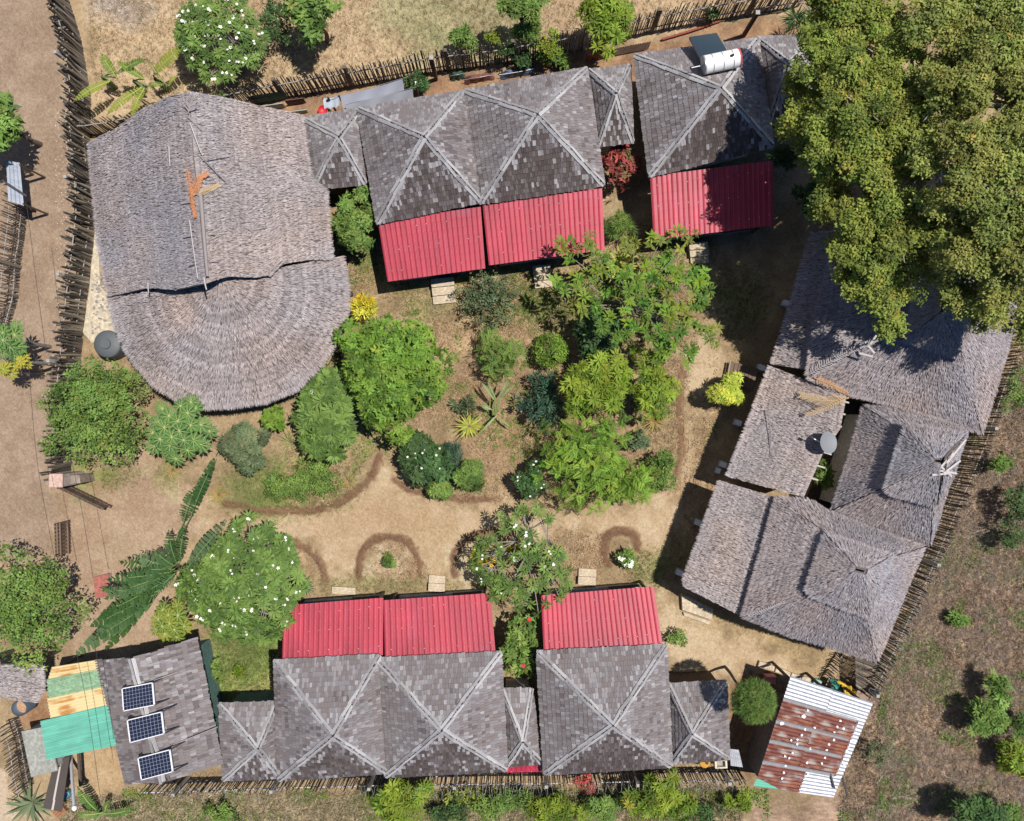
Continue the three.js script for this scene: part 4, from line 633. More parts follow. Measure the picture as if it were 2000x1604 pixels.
{ // satellite dish
  const t = thing('satellite_dish', 'grey satellite dish beside the inner court of the middle thatched house', 'satellite dish', P(1612, 862, 2.9));
  const pts = []; for (let i = 0; i <= 8; i++) { const r = i / 8 * 0.42; pts.push(new THREE.Vector2(r, r * r * 0.45)); } for (let i = 8; i >= 0; i--) { const r = i / 8 * 0.42; pts.push(new THREE.Vector2(r, r * r * 0.45 - 0.02)); }
  const g = new THREE.LatheGeometry(pts, 32); g.rotateZ(-0.42); g.rotateX(-0.1); const c = P(1616, 865, 3.4); g.translate(c.x, c.y, c.z); part(t, 'reflector', g, std([0.2, 0.21, 0.23], { roughness: 0.6 }));
  part(t, 'arm', bar(P(1588, 856, 3.35), P(1606, 866, 3.36), 0.035), M.white); part(t, 'feed_horn', bar(P(1583, 853, 3.36), P(1590, 857, 3.42), 0.08), M.dark); part(t, 'mast', bar(V(c.x, 2.6, c.z), c.clone().add(V(0, -0.03, 0)), 0.06), M.steel); part(t, 'brace', bar(P(1622, 882, 3.0), P(1606, 868, 3.25), 0.05), M.white);
}
function clothSheet(t, name, a, b, drop, mat, n = 16) { // cloth hung over a line a-b
  const pos = [], idx = [], uv = [], K = 6; for (let i = 0; i <= n; i++) for (let j = 0; j <= K; j++) { const u = i / n, p = a.clone().lerp(b, u), v = j / K; p.y -= 0.12 * Math.sin(u * 3.14) + v * drop; p.z += v * 0.28 + 0.035 * Math.sin(u * 17 + v * 2) * v; pos.push(p.x, p.y, p.z); uv.push(u * 2, v); }
  for (let i = 0; i < n; i++) for (let j = 0; j < K; j++) { const o = i * (K + 1) + j; idx.push(o, o + 1, o + K + 1, o + 1, o + K + 2, o + K + 1); } return part(t, name, geoFrom(pos, idx, uv), mat);
}
{
  const line = (label, a, b, cat = 'laundry') => { const t = thing('laundry_sheet', label, cat, mid(a, b).setY(0), 'washing hung behind the northwest hut'); return t; };
  let t = line('large white bedsheet on the washing line nearest the stick fence', P(664, 187, 1.8), P(786, 155, 1.8)); clothSheet(t, 'sheet', P(664, 187, 1.8), P(786, 154, 1.8), 0.62, M.cloth); part(t, 'line', limb([P(640, 190, 1.82), P(720, 172, 1.74), P(796, 150, 1.84)], 0.008, 0.008, 4), M.steel); for (const p of [[640, 190], [796, 150]]) part(t, 'post', bar(P(p[0], p[1], 1.82).setY(0), P(p[0], p[1], 1.84), 0.06), M.beam);
  t = line('long white bedsheet on the washing line nearest the hut eave', P(674, 204, 1.75), P(804, 174, 1.75)); clothSheet(t, 'sheet', P(674, 203, 1.75), P(805, 172, 1.75), 0.62, M.cloth); part(t, 'line', limb([P(640, 212, 1.77), P(740, 188, 1.68), P(812, 170, 1.79)], 0.008, 0.008, 4), M.steel); for (const p of [[640, 212], [812, 170]]) part(t, 'post', bar(P(p[0], p[1], 1.77).setY(0), P(p[0], p[1], 1.79), 0.06), M.beam);
  t = line('small pale blue towel on the washing line', P(630, 192, 1.7), P(661, 186, 1.7)); clothSheet(t, 'towel', P(630, 192, 1.7), P(661, 186, 1.7), 0.35, std([0.6, 0.68, 0.78])); part(t, 'post', bar(P(630, 192, 1.7).setY(0), P(630, 192, 1.72), 0.05), M.beam); part(t, 'post', bar(P(661, 186, 1.7).setY(0), P(661, 186, 1.72), 0.05), M.beam);
  t = thing('red_basin', 'red plastic washing basin near the thatched hall', 'basin', P(629, 213, 0)); const bp = P(629, 213, 0.3), bg = new THREE.LatheGeometry([[0, 0.04], [0.14, 0.04], [0.19, 0.18], [0.21, 0.18], [0.16, 0], [0, 0]].map(q => new THREE.Vector2(...q)), 18); bg.translate(bp.x, 0, bp.z); part(t, 'bowl', bg, std([0.5, 0.03, 0.04], { roughness: 0.5 })); const rim = new THREE.TorusGeometry(0.2, 0.012, 6, 20); rim.rotateX(1.57); rim.translate(bp.x, 0.18, bp.z); part(t, 'rim', rim, std([0.55, 0.05, 0.05]));
  t = thing('low_tin_wall', 'green and pale low tin enclosure behind the thatched hall', 'enclosure', P(545, 205, 0));
  const pan = (a, b, hh, m) => { const A = P(a[0], a[1], 0), B = P(b[0], b[1], 0); part(t, 'panel', bar(A.clone().setY(hh / 2), B.clone().setY(hh / 2), 0.03, hh, V(0, 0, 1).cross(B.clone().sub(A)).normalize()), m); };
  const gm = std([0.13, 0.22, 0.16], { map: mottle }), pm = std([0.42, 0.48, 0.46], { map: mottle }), bm = std([0.17, 0.09, 0.08], { map: mottle });
  const wallP = (a, b, hh, m) => part(t, 'panel', slab(P(a[0], a[1], 0).setY(hh), P(b[0], b[1], 0).setY(hh), P(b[0], b[1], 0).setY(0.0), P(a[0], a[1], 0).setY(0.0), 0.03), m);
  wallP([492, 202], [562, 192], 0.8, gm); wallP([508, 216], [558, 209], 0.5, pm); wallP([562, 205], [598, 200], 0.55, bm); wallP([564, 224], [602, 219], 0.35, pm);
  t = thing('low_tin_wall', 'low brown and silver corrugated tin wall in the north yard', 'enclosure', P(1205, 105, 0)); 
  for (const [a, b, m] of [[[1143, 121], [1192, 111], rusty[0]], [[1192, 111], [1208, 107], zinc], [[1208, 107], [1228, 103], zinc], [[1228, 103], [1266, 96], zinc]]) { const A = P(a[0], a[1], 0), B = P(b[0], b[1], 0); corrugated(t, 'panel', A.clone().setY(0.75), B.clone().setY(0.75), B.clone().setY(0.02), A.clone().setY(0.02), m, 0.1, 0.015); }
  t = thing('rusty_rail', 'long rust red pipe lying in the north yard', 'pipe', P(1350, 65, 0)); part(t, 'pipe', limb([P(1293, 77, 0.12), P(1350, 60, 0.14), P(1408, 40, 0.12)], 0.05, 0.05, 8), std([0.3, 0.08, 0.05], { map: mottle })); part(t, 'support', bar(P(1320, 69, 0), P(1320, 69, 0.1), 0.12), M.concrete);
  for (const [x, y, hh, l] of [[1452, 70, 2.1, 'square timber post standing alone north of the water heater hut'], [1512, 12, 2.2, 'white painted post standing by the far north fence'], [852, 155, 2.2, 'timber post in the yard beside the northern fence']]) { const s = thing('yard_post', l, 'post', P(x, y, 0)); part(s, 'shaft', bar(P(x, y, 0), P(x, y, 0).setY(hh), 0.14), x === 1512 ? M.white : M.beam); part(s, 'cap', bar(P(x, y, 0).setY(hh), P(x, y, 0).setY(hh + 0.04), 0.17), M.concrete); }
}
{ // bundles lying in the northern yard
  const lay = (label, q, m, m2) => { const t = thing('folded_tarp', label, 'tarpaulin', P(...q[0], 0), 'tarpaulins in the northern yard'); const n = 10, pos = [], idx = [], uv = []; for (let i = 0; i <= n; i++) for (let j = 0; j <= n; j++) { const u = i / n, v = j / n, x = lerp(lerp(q[0][0], q[1][0], u), lerp(q[3][0], q[2][0], u), v), y = lerp(lerp(q[0][1], q[1][1], u), lerp(q[3][1], q[2][1], u), v), e = Math.min(u, v, 1 - u, 1 - v), p = P(x + (vnoise(i * 0.7 + x, j) - 0.5) * 5, y + (vnoise(i + 5, j * 0.7 + x) - 0.5) * 4, 0.2); p.y = 0.02 + smooth(0, 0.2, e) * (0.16 + 0.3 * fbm(u * 5 + q[0][0], v * 4, 3)); pos.push(p.x, p.y, p.z); uv.push(u, v); } for (let i = 0; i < n; i++) for (let j = 0; j < n; j++) { const o = i * (n + 1) + j; idx.push(o, o + 1, o + n + 1, o + 1, o + n + 2, o + n + 1); } part(t, 'sheet', geoFrom(pos, idx, uv), m); part(t, 'cord', limb([P((q[0][0] + q[3][0]) / 2, (q[0][1] + q[3][1]) / 2, 0.3), P((q[0][0] + q[2][0]) / 2, (q[0][1] + q[2][1]) / 2, 0.46), P((q[1][0] + q[2][0]) / 2, (q[1][1] + q[2][1]) / 2, 0.3)], 0.012, 0.012, 5), m2); };
  lay('dark blue tarpaulin bundle behind the middle northern hut', [[972, 140], [1042, 126], [1046, 142], [978, 152]], std([0.07, 0.1, 0.16], { roughness: 0.6 }), M.white);
  lay('brown rusted sheet bundle behind the northwest hut', [[905, 150], [962, 140], [966, 152], [908, 162]], std([0.16, 0.06, 0.045], { roughness: 0.8 }), M.steel);
  lay('dark green tarpaulin bundle against the northern fence', [[876, 142], [906, 136], [908, 150], [880, 156]], std([0.03, 0.07, 0.05], { roughness: 0.7 }), M.steel);
}
{ // boards, decks, furniture
  let t = thing('plank_bench', 'brown plank landing in the shade behind the yellow shrub', 'landing', P(1450, 725, 0)); const q = [[1428, 706], [1482, 720], [1470, 762], [1420, 748]].map(p => P(p[0], p[1], 0.3)); for (let i = 0; i < 7; i++) { const a = q[0].clone().lerp(q[1], i / 7 + 0.008), b = q[0].clone().lerp(q[1], (i + 1) / 7 - 0.008), c = q[3].clone().lerp(q[2], (i + 1) / 7 - 0.008), d = q[3].clone().lerp(q[2], i / 7 + 0.008); part(t, 'plank', slab(a, b, c, d, 0.04), wood([0.2, 0.14, 0.1])); } part(t, 'edge_board', bar(q[0].clone().add(V(-0.04, 0.02, 0)), q[3].clone().add(V(-0.04, 0.02, 0)), 0.06, 0.09), M.plank); part(t, 'base', prism(inset(q, 0.1), 0, 0.25), M.wallDark);
  t = thing('stone_landing', 'pale stone landing at the corner of the southern thatched house', 'landing', P(1360, 1185, 0)); part(t, 'slab', prism([[1331, 1160], [1394, 1190], [1390, 1212], [1333, 1192]].map(p => P(p[0], p[1], 0.25)), 0, 0.25, 0.015), M.stone); part(t, 'step', prism([[1335, 1196], [1388, 1214], [1386, 1221], [1336, 1203]].map(p => P(p[0], p[1], 0.12)), 0, 0.12, 0.01), M.stone);
  const spots = [[1538, 592, 'under the shaded northern eave of the thatched houses'], [1489, 718, 'where the northern and middle thatched houses meet'], [1443, 826, 'beside the yellow shrub along the dark eave shadow'], [1414, 908, 'at the west eave above the southern house'], [1404, 920, 'smaller pad beside the double footing at the west eave'], [1366, 1022, 'halfway along the southern thatched house eave'], [1329, 1120, 'at the southwest corner of the thatched houses']];
  spots.forEach(([x, y, l], i) => { const s = thing('post_footing', 'white block footing ' + l, 'footing', P(x, y, 0), 'white footings along the thatched houses'); const c = P(x, y, 0.4), g = new THREE.BoxGeometry(i === 4 ? 0.14 : 0.26, 0.4, 0.22); g.rotateY(-0.35); g.translate(c.x, 0.2, c.z); part(s, 'block', g, M.white); const g2 = new THREE.BoxGeometry(i === 4 ? 0.2 : 0.34, 0.08, 0.3); g2.rotateY(-0.35); g2.translate(c.x, 0.04, c.z); part(s, 'base', g2, M.concrete); });
  t = thing('stone_kerb', 'cream stone kerb at the entrance of the tin shed', 'kerb', P(1530, 1305, 0)); for (const [a, b] of [[[1484, 1292], [1514, 1302]], [[1517, 1303], [1545, 1314]], [[1547, 1315], [1566, 1320]], [[1568, 1321], [1588, 1326]], [[1590, 1327], [1600, 1330]]]) part(t, 'stone', prism([[a[0], a[1]], [b[0], b[1]], [b[0] - 2, b[1] + 10], [a[0] - 3, a[1] + 10]].map(p => P(p[0], p[1], 0.18)), 0, 0.18, 0.015), M.stone);
  t = thing('plastic_chair', 'faded pink plastic chair in the shade west of the tin shed', 'chair', P(1502, 1325, 0)); const cc = P(1502, 1327, 0.45), pk = std([0.55, 0.2, 0.16], { roughness: 0.6 }); const B = (x, y, z, w, hh, d) => { const g = new THREE.BoxGeometry(w, hh, d); g.translate(cc.x + x, y, cc.z + z); return g; }; part(t, 'seat', B(0, 0.43, 0, 0.42, 0.03, 0.4), pk); part(t, 'backrest', B(0, 0.66, -0.22, 0.4, 0.42, 0.04), pk); for (const s of [-1, 1]) { part(t, 'armrest', B(s * 0.2, 0.62, 0, 0.05, 0.03, 0.36), pk); for (const u of [-1, 1]) part(t, 'leg', B(s * 0.18, 0.21, u * 0.17, 0.04, 0.42, 0.04), pk); }
  t = thing('green_box', 'pale green plastic box beside the tin shed door', 'box', P(1598, 1334, 0)); const gb = P(1597, 1334, 0.35); const bx = (m, w, hh, d, y) => { const g = new THREE.BoxGeometry(w, hh, d); g.rotateY(-0.3); g.translate(gb.x, y, gb.z); return g; }; part(t, 'body', bx(0, 0.3, 0.32, 0.22, 0.16), std([0.14, 0.3, 0.25])); part(t, 'lid', bx(0, 0.33, 0.04, 0.25, 0.34), std([0.22, 0.42, 0.36]));
  t = thing('yellow_tarp', 'crumpled yellow and teal tarpaulin beside the tin shed', 'tarpaulin', P(1645, 1345, 0));
  const tarp = (q, m, nm) => { const pos = [], idx = [], uv = [], n = 14; for (let i = 0; i <= n; i++) for (let j = 0; j <= n; j++) { const u = i / n, v = j / n, x = lerp(lerp(q[0][0], q[1][0], u), lerp(q[3][0], q[2][0], u), v), y = lerp(lerp(q[0][1], q[1][1], u), lerp(q[3][1], q[2][1], u), v), p = P(x + (vnoise(i * 0.6, j * 0.6 + q[0][0]) - 0.5) * 8, y + (vnoise(i * 0.6 + 9, j * 0.6) - 0.5) * 8, 0.5); p.y = 0.3 + 0.5 * fbm(u * 5 + q[0][0], v * 5, 3); pos.push(p.x, p.y, p.z); uv.push(u, v); } for (let i = 0; i < n; i++) for (let j = 0; j < n; j++) { const o = i * (n + 1) + j; idx.push(o, o + 1, o + n + 1, o + 1, o + n + 2, o + n + 1); } part(t, nm, geoFrom(pos, idx, uv), m); };
  tarp([[1634, 1328], [1668, 1346], [1680, 1372], [1656, 1362]], std([0.62, 0.4, 0.03], { roughness: 0.5 }), 'yellow_sheet'); tarp([[1624, 1328], [1640, 1332], [1640, 1356], [1618, 1346]], std([0.05, 0.27, 0.22], { roughness: 0.5 }), 'teal_sheet'); tarp([[1616, 1344], [1638, 1350], [1640, 1362], [1612, 1352]], std([0.6, 0.42, 0.08], { roughness: 0.5 }), 'yellow_sheet'); const pg = new THREE.BoxGeometry(0.9, 0.35, 0.5); const pp = P(1652, 1347, 0.3); pg.rotateY(-0.35); pg.translate(pp.x, 0.175, pp.z); part(t, 'bundle', pg, M.wallDark);
  t = thing('lean_to_sheet', 'small grey corrugated sheet between the end annex and tin shed', 'metal sheet', P(1437, 1480, 0)); corrugated(t, 'sheet', P(1425, 1463, 1.6), P(1443, 1465, 1.5), P(1451, 1499, 1.5), P(1427, 1496, 1.6), zinc, 0.08, 0.014); part(t, 'post', bar(P(1446, 1496, 1.5).setY(0), P(1446, 1496, 1.49), 0.06), M.beam); part(t, 'post', bar(P(1428, 1466, 1.6).setY(0), P(1428, 1466, 1.57), 0.06), M.beam);
  t = thing('yellow_drum', 'yellow ochre drum behind the end annex', 'drum', P(1378, 1490, 0)); const dp = P(1377, 1490, 0.6), dg = new THREE.LatheGeometry([[0, 0.62], [0.2, 0.62], [0.24, 0.58], [0.23, 0.3], [0.24, 0], [0, 0]].map(k => new THREE.Vector2(...k)), 18); dg.translate(dp.x, 0, dp.z); part(t, 'body', dg, std([0.5, 0.26, 0.04])); const dl = new THREE.CylinderGeometry(0.06, 0.06, 0.05, 10); dl.translate(dp.x + 0.08, 0.64, dp.z); part(t, 'bung', dl, M.dark);
  t = thing('wash_basin', 'cream concrete wash basin behind the end annex', 'basin', P(1406, 1492, 0)); const wb = [[1396, 1484], [1420, 1484], [1421, 1501], [1397, 1502]].map(p => P(p[0], p[1], 0.7)); const ws = new THREE.Shape(wb.map(p => new THREE.Vector2(p.x, -p.z))); const hole = inset(wb, 0.09); ws.holes.push(new THREE.Path(hole.map(p => new THREE.Vector2(p.x, -p.z)).reverse())); const wg = new THREE.ExtrudeGeometry(ws, { depth: 0.25, bevelEnabled: false }); wg.rotateX(-1.5708); wg.translate(0, 0.45, 0); part(t, 'rim', wg, std([0.62, 0.57, 0.45])); part(t, 'base', prism(inset(wb, 0.02), 0, 0.5), M.concrete);
  t = thing('tin_awning', 'grey blue tin awning across the road at the left edge', 'awning', P(28, 360, 0)); corrugated(t, 'roof_sheet', P(12, 312, 1.9), P(38, 318, 1.8), P(46, 402, 1.8), P(16, 392, 1.9), std([0.42, 0.46, 0.52], { map: zincTex, roughness: 0.5 }), 0.14, 0.014); part(t, 'pole', bar(P(4, 352, 2.05), P(52, 383, 1.86), 0.07), M.dark); for (const p of [[14, 316], [38, 322], [44, 398], [18, 390]]) part(t, 'post', bar(P(p[0], p[1], 1.85).setY(0), P(p[0], p[1], 1.8), 0.08), M.beam);
  t = thing('planter_edge', 'low board edging beside the rounded thatch and big green tree', 'edging', P(662, 690, 0)); for (const [a, b] of [[[672, 636], [655, 684]], [[655, 684], [640, 712]], [[660, 682], [672, 690]]]) part(t, 'board', bar(P(a[0], a[1], 0.15), P(b[0], b[1], 0.15), 0.06, 0.3), M.plank);
  // overhead cables
  const wires = [['overhead cable crossing the dirt road near the gate', [[55, 700, 5], [72, 900, 4.6], [110, 1110, 4.8]]], ['overhead cable crossing the entrance yard', [[140, 900, 4.6], [160, 1000, 4.5], [182, 1130, 4.8]]], ['overhead cable above the striped porch roof', [[148, 1270, 4.4], [170, 1380, 4.2], [196, 1560, 4.4]]], ['second cable crossing the turquoise sheeting', [[182, 1240, 4.2], [198, 1340, 4.0], [216, 1460, 3.6]]], ['overhead cable along the upper dirt road', [[52, 400, 5], [72, 560, 4.8], [90, 690, 5]]]];
  for (const [l, p] of wires) { const w = thing('cable', l, 'cable', P(p[0][0], p[0][1], 0), 'overhead cables'); part(w, 'wire', limb(p.map(k => P(...k)), 0.009, 0.009, 4), M.dark); }
}

// ---------------------------------------------------------------- vegetation
function leafTri(pos, idx, o, dir, up, len, w, fold = 0.15, droop = 0.15, broad = 0.45) { // a folded leaf: base, two sides, midrib, tip
  const s = dir.clone().cross(up).normalize(), n = s.clone().cross(dir).normalize(), k = pos.length / 3;
  const A = o, Mi = o.clone().addScaledVector(dir, len * broad).addScaledVector(n, -fold * w + droop * len * 0.15), L = Mi.clone().addScaledVector(s, -w / 2).addScaledVector(n, fold * w), Rr = Mi.clone().addScaledVector(s, w / 2).addScaledVector(n, fold * w), T = o.clone().addScaledVector(dir, len).addScaledVector(n, -droop * len);
  for (const p of [A, L, Mi, Rr, T]) pos.push(p.x, p.y, p.z); idx.push(k, k + 2, k + 1, k, k + 3, k + 2, k + 1, k + 2, k + 4, k + 2, k + 3, k + 4);
}
const rdir = (minY = -1) => { let v; do { v = V(rr(-1, 1), rr(-1, 1), rr(-1, 1)); } while (v.lengthSq() > 1 || v.lengthSq() < 0.01 || v.y < minY); return v.normalize(); };
function clumpGeo(kind) {
  const pos = [], idx = [];
  if (kind === 'broad') for (let i = 0; i < 7; i++) { const a = i / 7 * 6.28 + rr(-0.4, 0.4), d = V(Math.cos(a), rr(0.0, 0.9), Math.sin(a)).normalize(); leafTri(pos, idx, V(rr(-0.15, 0.15), rr(-0.1, 0.15), rr(-0.15, 0.15)), d, UP, rr(0.65, 1), rr(0.34, 0.46), 0.12, 0.25); }
  if (kind === 'small') for (let i = 0; i < 11; i++) { const p = rdir().multiplyScalar(rr(0.1, 0.75)); p.y *= 0.6; const d = V(rr(-1, 1), rr(-0.2, 0.7), rr(-1, 1)).normalize(); leafTri(pos, idx, p, d, UP, rr(0.32, 0.5), rr(0.18, 0.28), 0.1, 0.15); }
  if (kind === 'rosette') for (let i = 0; i < 11; i++) { const a = i / 11 * 6.28 * 2.4 + rr(-0.15, 0.15), d = V(Math.cos(a), rr(0.05, 0.75), Math.sin(a)).normalize(); leafTri(pos, idx, V(0, 0, 0).addScaledVector(d, 0.06), d, UP, rr(0.75, 1), rr(0.2, 0.27), 0.1, 0.25, 0.55); }
  if (kind === 'feather') for (let i = 0; i < 3; i++) { const a = rr(0, 6.28), d = V(Math.cos(a), rr(0.15, 0.9), Math.sin(a)).normalize(), s = d.clone().cross(UP).normalize(); for (let k = 1; k < 8; k++) for (const q of [-1, 1]) { const p = d.clone().multiplyScalar(k / 8); p.y -= 0.3 * (k / 8) ** 2; leafTri(pos, idx, p, s.clone().multiplyScalar(q).addScaledVector(d, 0.55).normalize(), UP, 0.3 * (1.15 - k / 10), 0.1, 0.05, 0.15); } }
  if (kind === 'needle') for (let i = 0; i < 22; i++) { const d = rdir(-0.1); leafTri(pos, idx, d.clone().multiplyScalar(0.05), d, UP, rr(0.7, 1), 0.07, 0.05, 0.08); }
  if (kind === 'grass') for (let i = 0; i < 7; i++) { const a = rr(0, 6.28), d = V(Math.cos(a), rr(0.4, 2), Math.sin(a)).normalize(); leafTri(pos, idx, V(rr(-0.25, 0.25), 0, rr(-0.25, 0.25)), d, V(Math.sin(a), 0.2, -Math.cos(a)), rr(0.6, 1), 0.09, 0.05, 0.2, 0.35); }
  if (kind === 'flower') for (let i = 0; i < 5; i++) { const a = i / 5 * 6.28, d = V(Math.cos(a), 0.25, Math.sin(a)).normalize(); leafTri(pos, idx, V(0, 0, 0), d, UP, 1, 0.7, 0.05, 0.05, 0.6); }
  if (kind === 'finger') for (let i = 0; i < 9; i++) { const a = i / 9 * 6.28 + rr(-0.3, 0.3), d = V(Math.cos(a), rr(0.25, 1.3), Math.sin(a)).normalize(); leafTri(pos, idx, V(0, 0, 0), d, UP, rr(0.7, 1), 0.17, 0.3, -0.15, 0.6); }
  return geoFrom(pos, idx);
}
const clumps = {}; for (const k of ['broad', 'small', 'rosette', 'feather', 'needle', 'grass', 'flower', 'finger']) clumps[k] = [clumpGeo(k), clumpGeo(k)];
const PAL = {
  green: [[0.14, 0.235, 0.05], [0.2, 0.31, 0.068], [0.092, 0.165, 0.036]], bright: [[0.135, 0.25, 0.032], [0.19, 0.325, 0.045], [0.09, 0.175, 0.026]], dark: [[0.052, 0.11, 0.034], [0.082, 0.155, 0.046], [0.036, 0.08, 0.027]],
  olive: [[0.2, 0.25, 0.042], [0.27, 0.32, 0.06], [0.14, 0.185, 0.034]], greyolive: [[0.225, 0.26, 0.055], [0.3, 0.33, 0.08], [0.16, 0.195, 0.042]], lime: [[0.175, 0.26, 0.026], [0.235, 0.32, 0.036], [0.12, 0.19, 0.022]], fresh: [[0.15, 0.27, 0.03], [0.21, 0.345, 0.045], [0.1, 0.2, 0.026]], yellow: [[0.62, 0.52, 0.03], [0.5, 0.46, 0.04], [0.68, 0.62, 0.1]], paleyellow: [[0.6, 0.64, 0.1], [0.5, 0.56, 0.08], [0.42, 0.5, 0.07]],
  grey: [[0.115, 0.165, 0.075], [0.155, 0.21, 0.1], [0.08, 0.12, 0.055]], red: [[0.5, 0.12, 0.1], [0.36, 0.08, 0.07], [0.18, 0.14, 0.06]], dry: [[0.3, 0.22, 0.13], [0.38, 0.29, 0.18], [0.22, 0.16, 0.1]], bluegreen: [[0.05, 0.12, 0.075], [0.07, 0.15, 0.09], [0.04, 0.09, 0.06]],
};
const orient = (n, size, p) => { const y = n.clone().normalize(), a = rr(0, 6.28); let x = V(Math.cos(a), 0, Math.sin(a)); x.addScaledVector(y, -x.dot(y)).normalize(); const z = x.clone().cross(y); return new THREE.Matrix4().makeBasis(x.multiplyScalar(size), y.multiplyScalar(size), z.multiplyScalar(size)).setPosition(p); };
function crownLeaves(t, lobes, kind, size, n, pal, o = {}) {
  const W = lobes.map(l => l[3] * l[3] * (l[5] || 1)), T = W.reduce((a, b) => a + b, 0), mats = [[], []], cols = [[], []], tone = R() * 50, lt = lobes.map(() => [rr(0.82, 1.2), rr(0.9, 1.1)]);
  for (let i = 0; i < n; i++) {
    let k = 0, w = R() * T; while (k < lobes.length - 1 && (w -= W[k]) > 0) k++; const l = lobes[k], d = rdir(o.minY ?? -0.45), rad = l[3] * (1 - 0.5 * R() * R()), p = V(l[0] + d.x * rad, l[1] + d.y * rad * (l[4] ?? 0.8), l[2] + d.z * rad);
    if (p.y < 0.04) p.y = 0.04 + R() * 0.1;
    const nn = d.clone().multiplyScalar(0.8).add(V(0, o.upBias ?? 0.55, 0)).addScaledVector(rdir(), 0.5), q = i & 1;
    mats[q].push(orient(nn, size * rr(0.7, 1.3), p));
    const nz = vnoise(p.x * 1.3 + tone, p.z * 1.3 + p.y), c0 = pal[Math.min(pal.length - 1, Math.floor((nz * 0.6 + R() * 0.4) * pal.length))], g = rr(0.78, 1.24) * lt[k][0], y = R() < 0.03 ? 1.4 : lt[k][1]; cols[q].push([c0[0] * g * y, c0[1] * g, c0[2] * g]);
  }
  for (const q of [0, 1]) { const m = inst(o.name || 'crown', clumps[kind][q], leafMat, mats[q], cols[q]); m.position.copy(t.position).negate(); t.add(m); }
}
function makeLobes(c, rx, ry, rz, n, k) { const out = [], ph = R() * 99, wob = k > 0.6 ? 0 : 1; for (let i = 0; i < n; i++) { const a = i * 2.39996 + rr(-0.4, 0.4), rad = Math.sqrt((i + 0.4) / n), yy = Math.sqrt(Math.max(0, 1 - rad * rad)), s = rr(0.74, 1) * (1 - k * 0.6) * (1 + wob * (vnoise(Math.cos(a) * 1.6 + ph, Math.sin(a) * 1.6 + ph) - 0.45) * 0.65); out.push([c.x + Math.cos(a) * rad * rx * s, c.y + (yy * 0.75 - 0.15) * ry * rr(0.6, 1), c.z + Math.sin(a) * rad * rz * s, Math.min(rx, rz) * k * rr(0.6, 1.35), 0.85]); } return out; }
function woody(t, base, lobes, r, mat, n = 6) {
  const top = lobes.reduce((s, l) => s.add(V(l[0], l[1], l[2])), V(0, 0, 0)).multiplyScalar(1 / lobes.length), fork = base.clone().lerp(V(top.x, top.y, top.z), 0.45).add(V(rr(-0.05, 0.05), 0, rr(-0.05, 0.05)));
  const gs = [limb([base, mid(base, fork).add(V(rr(-0.06, 0.06), 0, rr(-0.06, 0.06))), fork], r, r * 0.75, 8)]; const step = Math.max(1, Math.floor(lobes.length / n));
  for (let i = 0; i < lobes.length; i += step) { const l = lobes[i], e = V(l[0], l[1] + l[3] * 0.3, l[2]); gs.push(limb([fork, mid(fork, e).add(V(rr(-0.1, 0.1), rr(0, 0.15), rr(-0.1, 0.1))), e], r * 0.5, r * 0.12, 5)); }
  return part(t, 'trunk', merge(gs), mat || M.bark);
}
function flowers(t, lobes, n, size, mat, name = 'blossoms') { const m = []; for (let i = 0; i < n; i++) { const l = pick(lobes), d = rdir(0.25), p = V(l[0] + d.x * l[3] * 1.02, l[1] + d.y * l[3] * 0.95 + 0.06, l[2] + d.z * l[3] * 1.02); m.push(orient(d.add(V(0, 1, 0)).addScaledVector(rdir(), 0.3), size * rr(0.75, 1.2), p)); } const x = inst(name, clumps.flower[0], mat, m); x.position.copy(t.position).negate(); t.add(x); }
// a bush or tree: name, label, category, px, py, half-width px, half-height px, height m, leaf kind, leaf size, palette, options
function plant(name, label, cat, px, py, rx, ry, hgt, kind, size, pal, o = {}) {
  const yc = o.yc ?? Math.max(0.25, hgt - M2(Math.min(rx, ry), hgt) * 0.6), c = P(px, py, yc), RX = M2(rx, yc), RZ = M2(ry, yc), RY = Math.min(hgt - yc + 0.05, Math.max(RX, RZ)); const t = thing(name, label, cat, V(c.x, 0, c.z), o.group);
  const lobes = o.ball ? [[c.x, yc, c.z, RX, o.ball]] : makeLobes(c, RX, o.RY ?? RY, RZ, o.lobes ?? Math.max(5, Math.round(RX * RZ * 3.2) + 4), o.k ?? 0.36); const n = Math.round((o.dens ?? 1) * RX * RZ * 3.14 * 1.9 / (size * size * 0.32));
  crownLeaves(t, lobes, kind, size, n, PAL[pal], o); woody(t, V(c.x, 0, c.z), lobes, o.trunk ?? Math.max(0.03, 0.035 * hgt), o.bark, o.limbs);
  if (o.flowers) flowers(t, lobes, o.flowers[0], o.flowers[1], o.flowers[2] || petalMat); return { t, lobes, c };
}
const redPetal = std([0.6, 0.05, 0.06]), yellowPetal = std([0.7, 0.5, 0.03]);
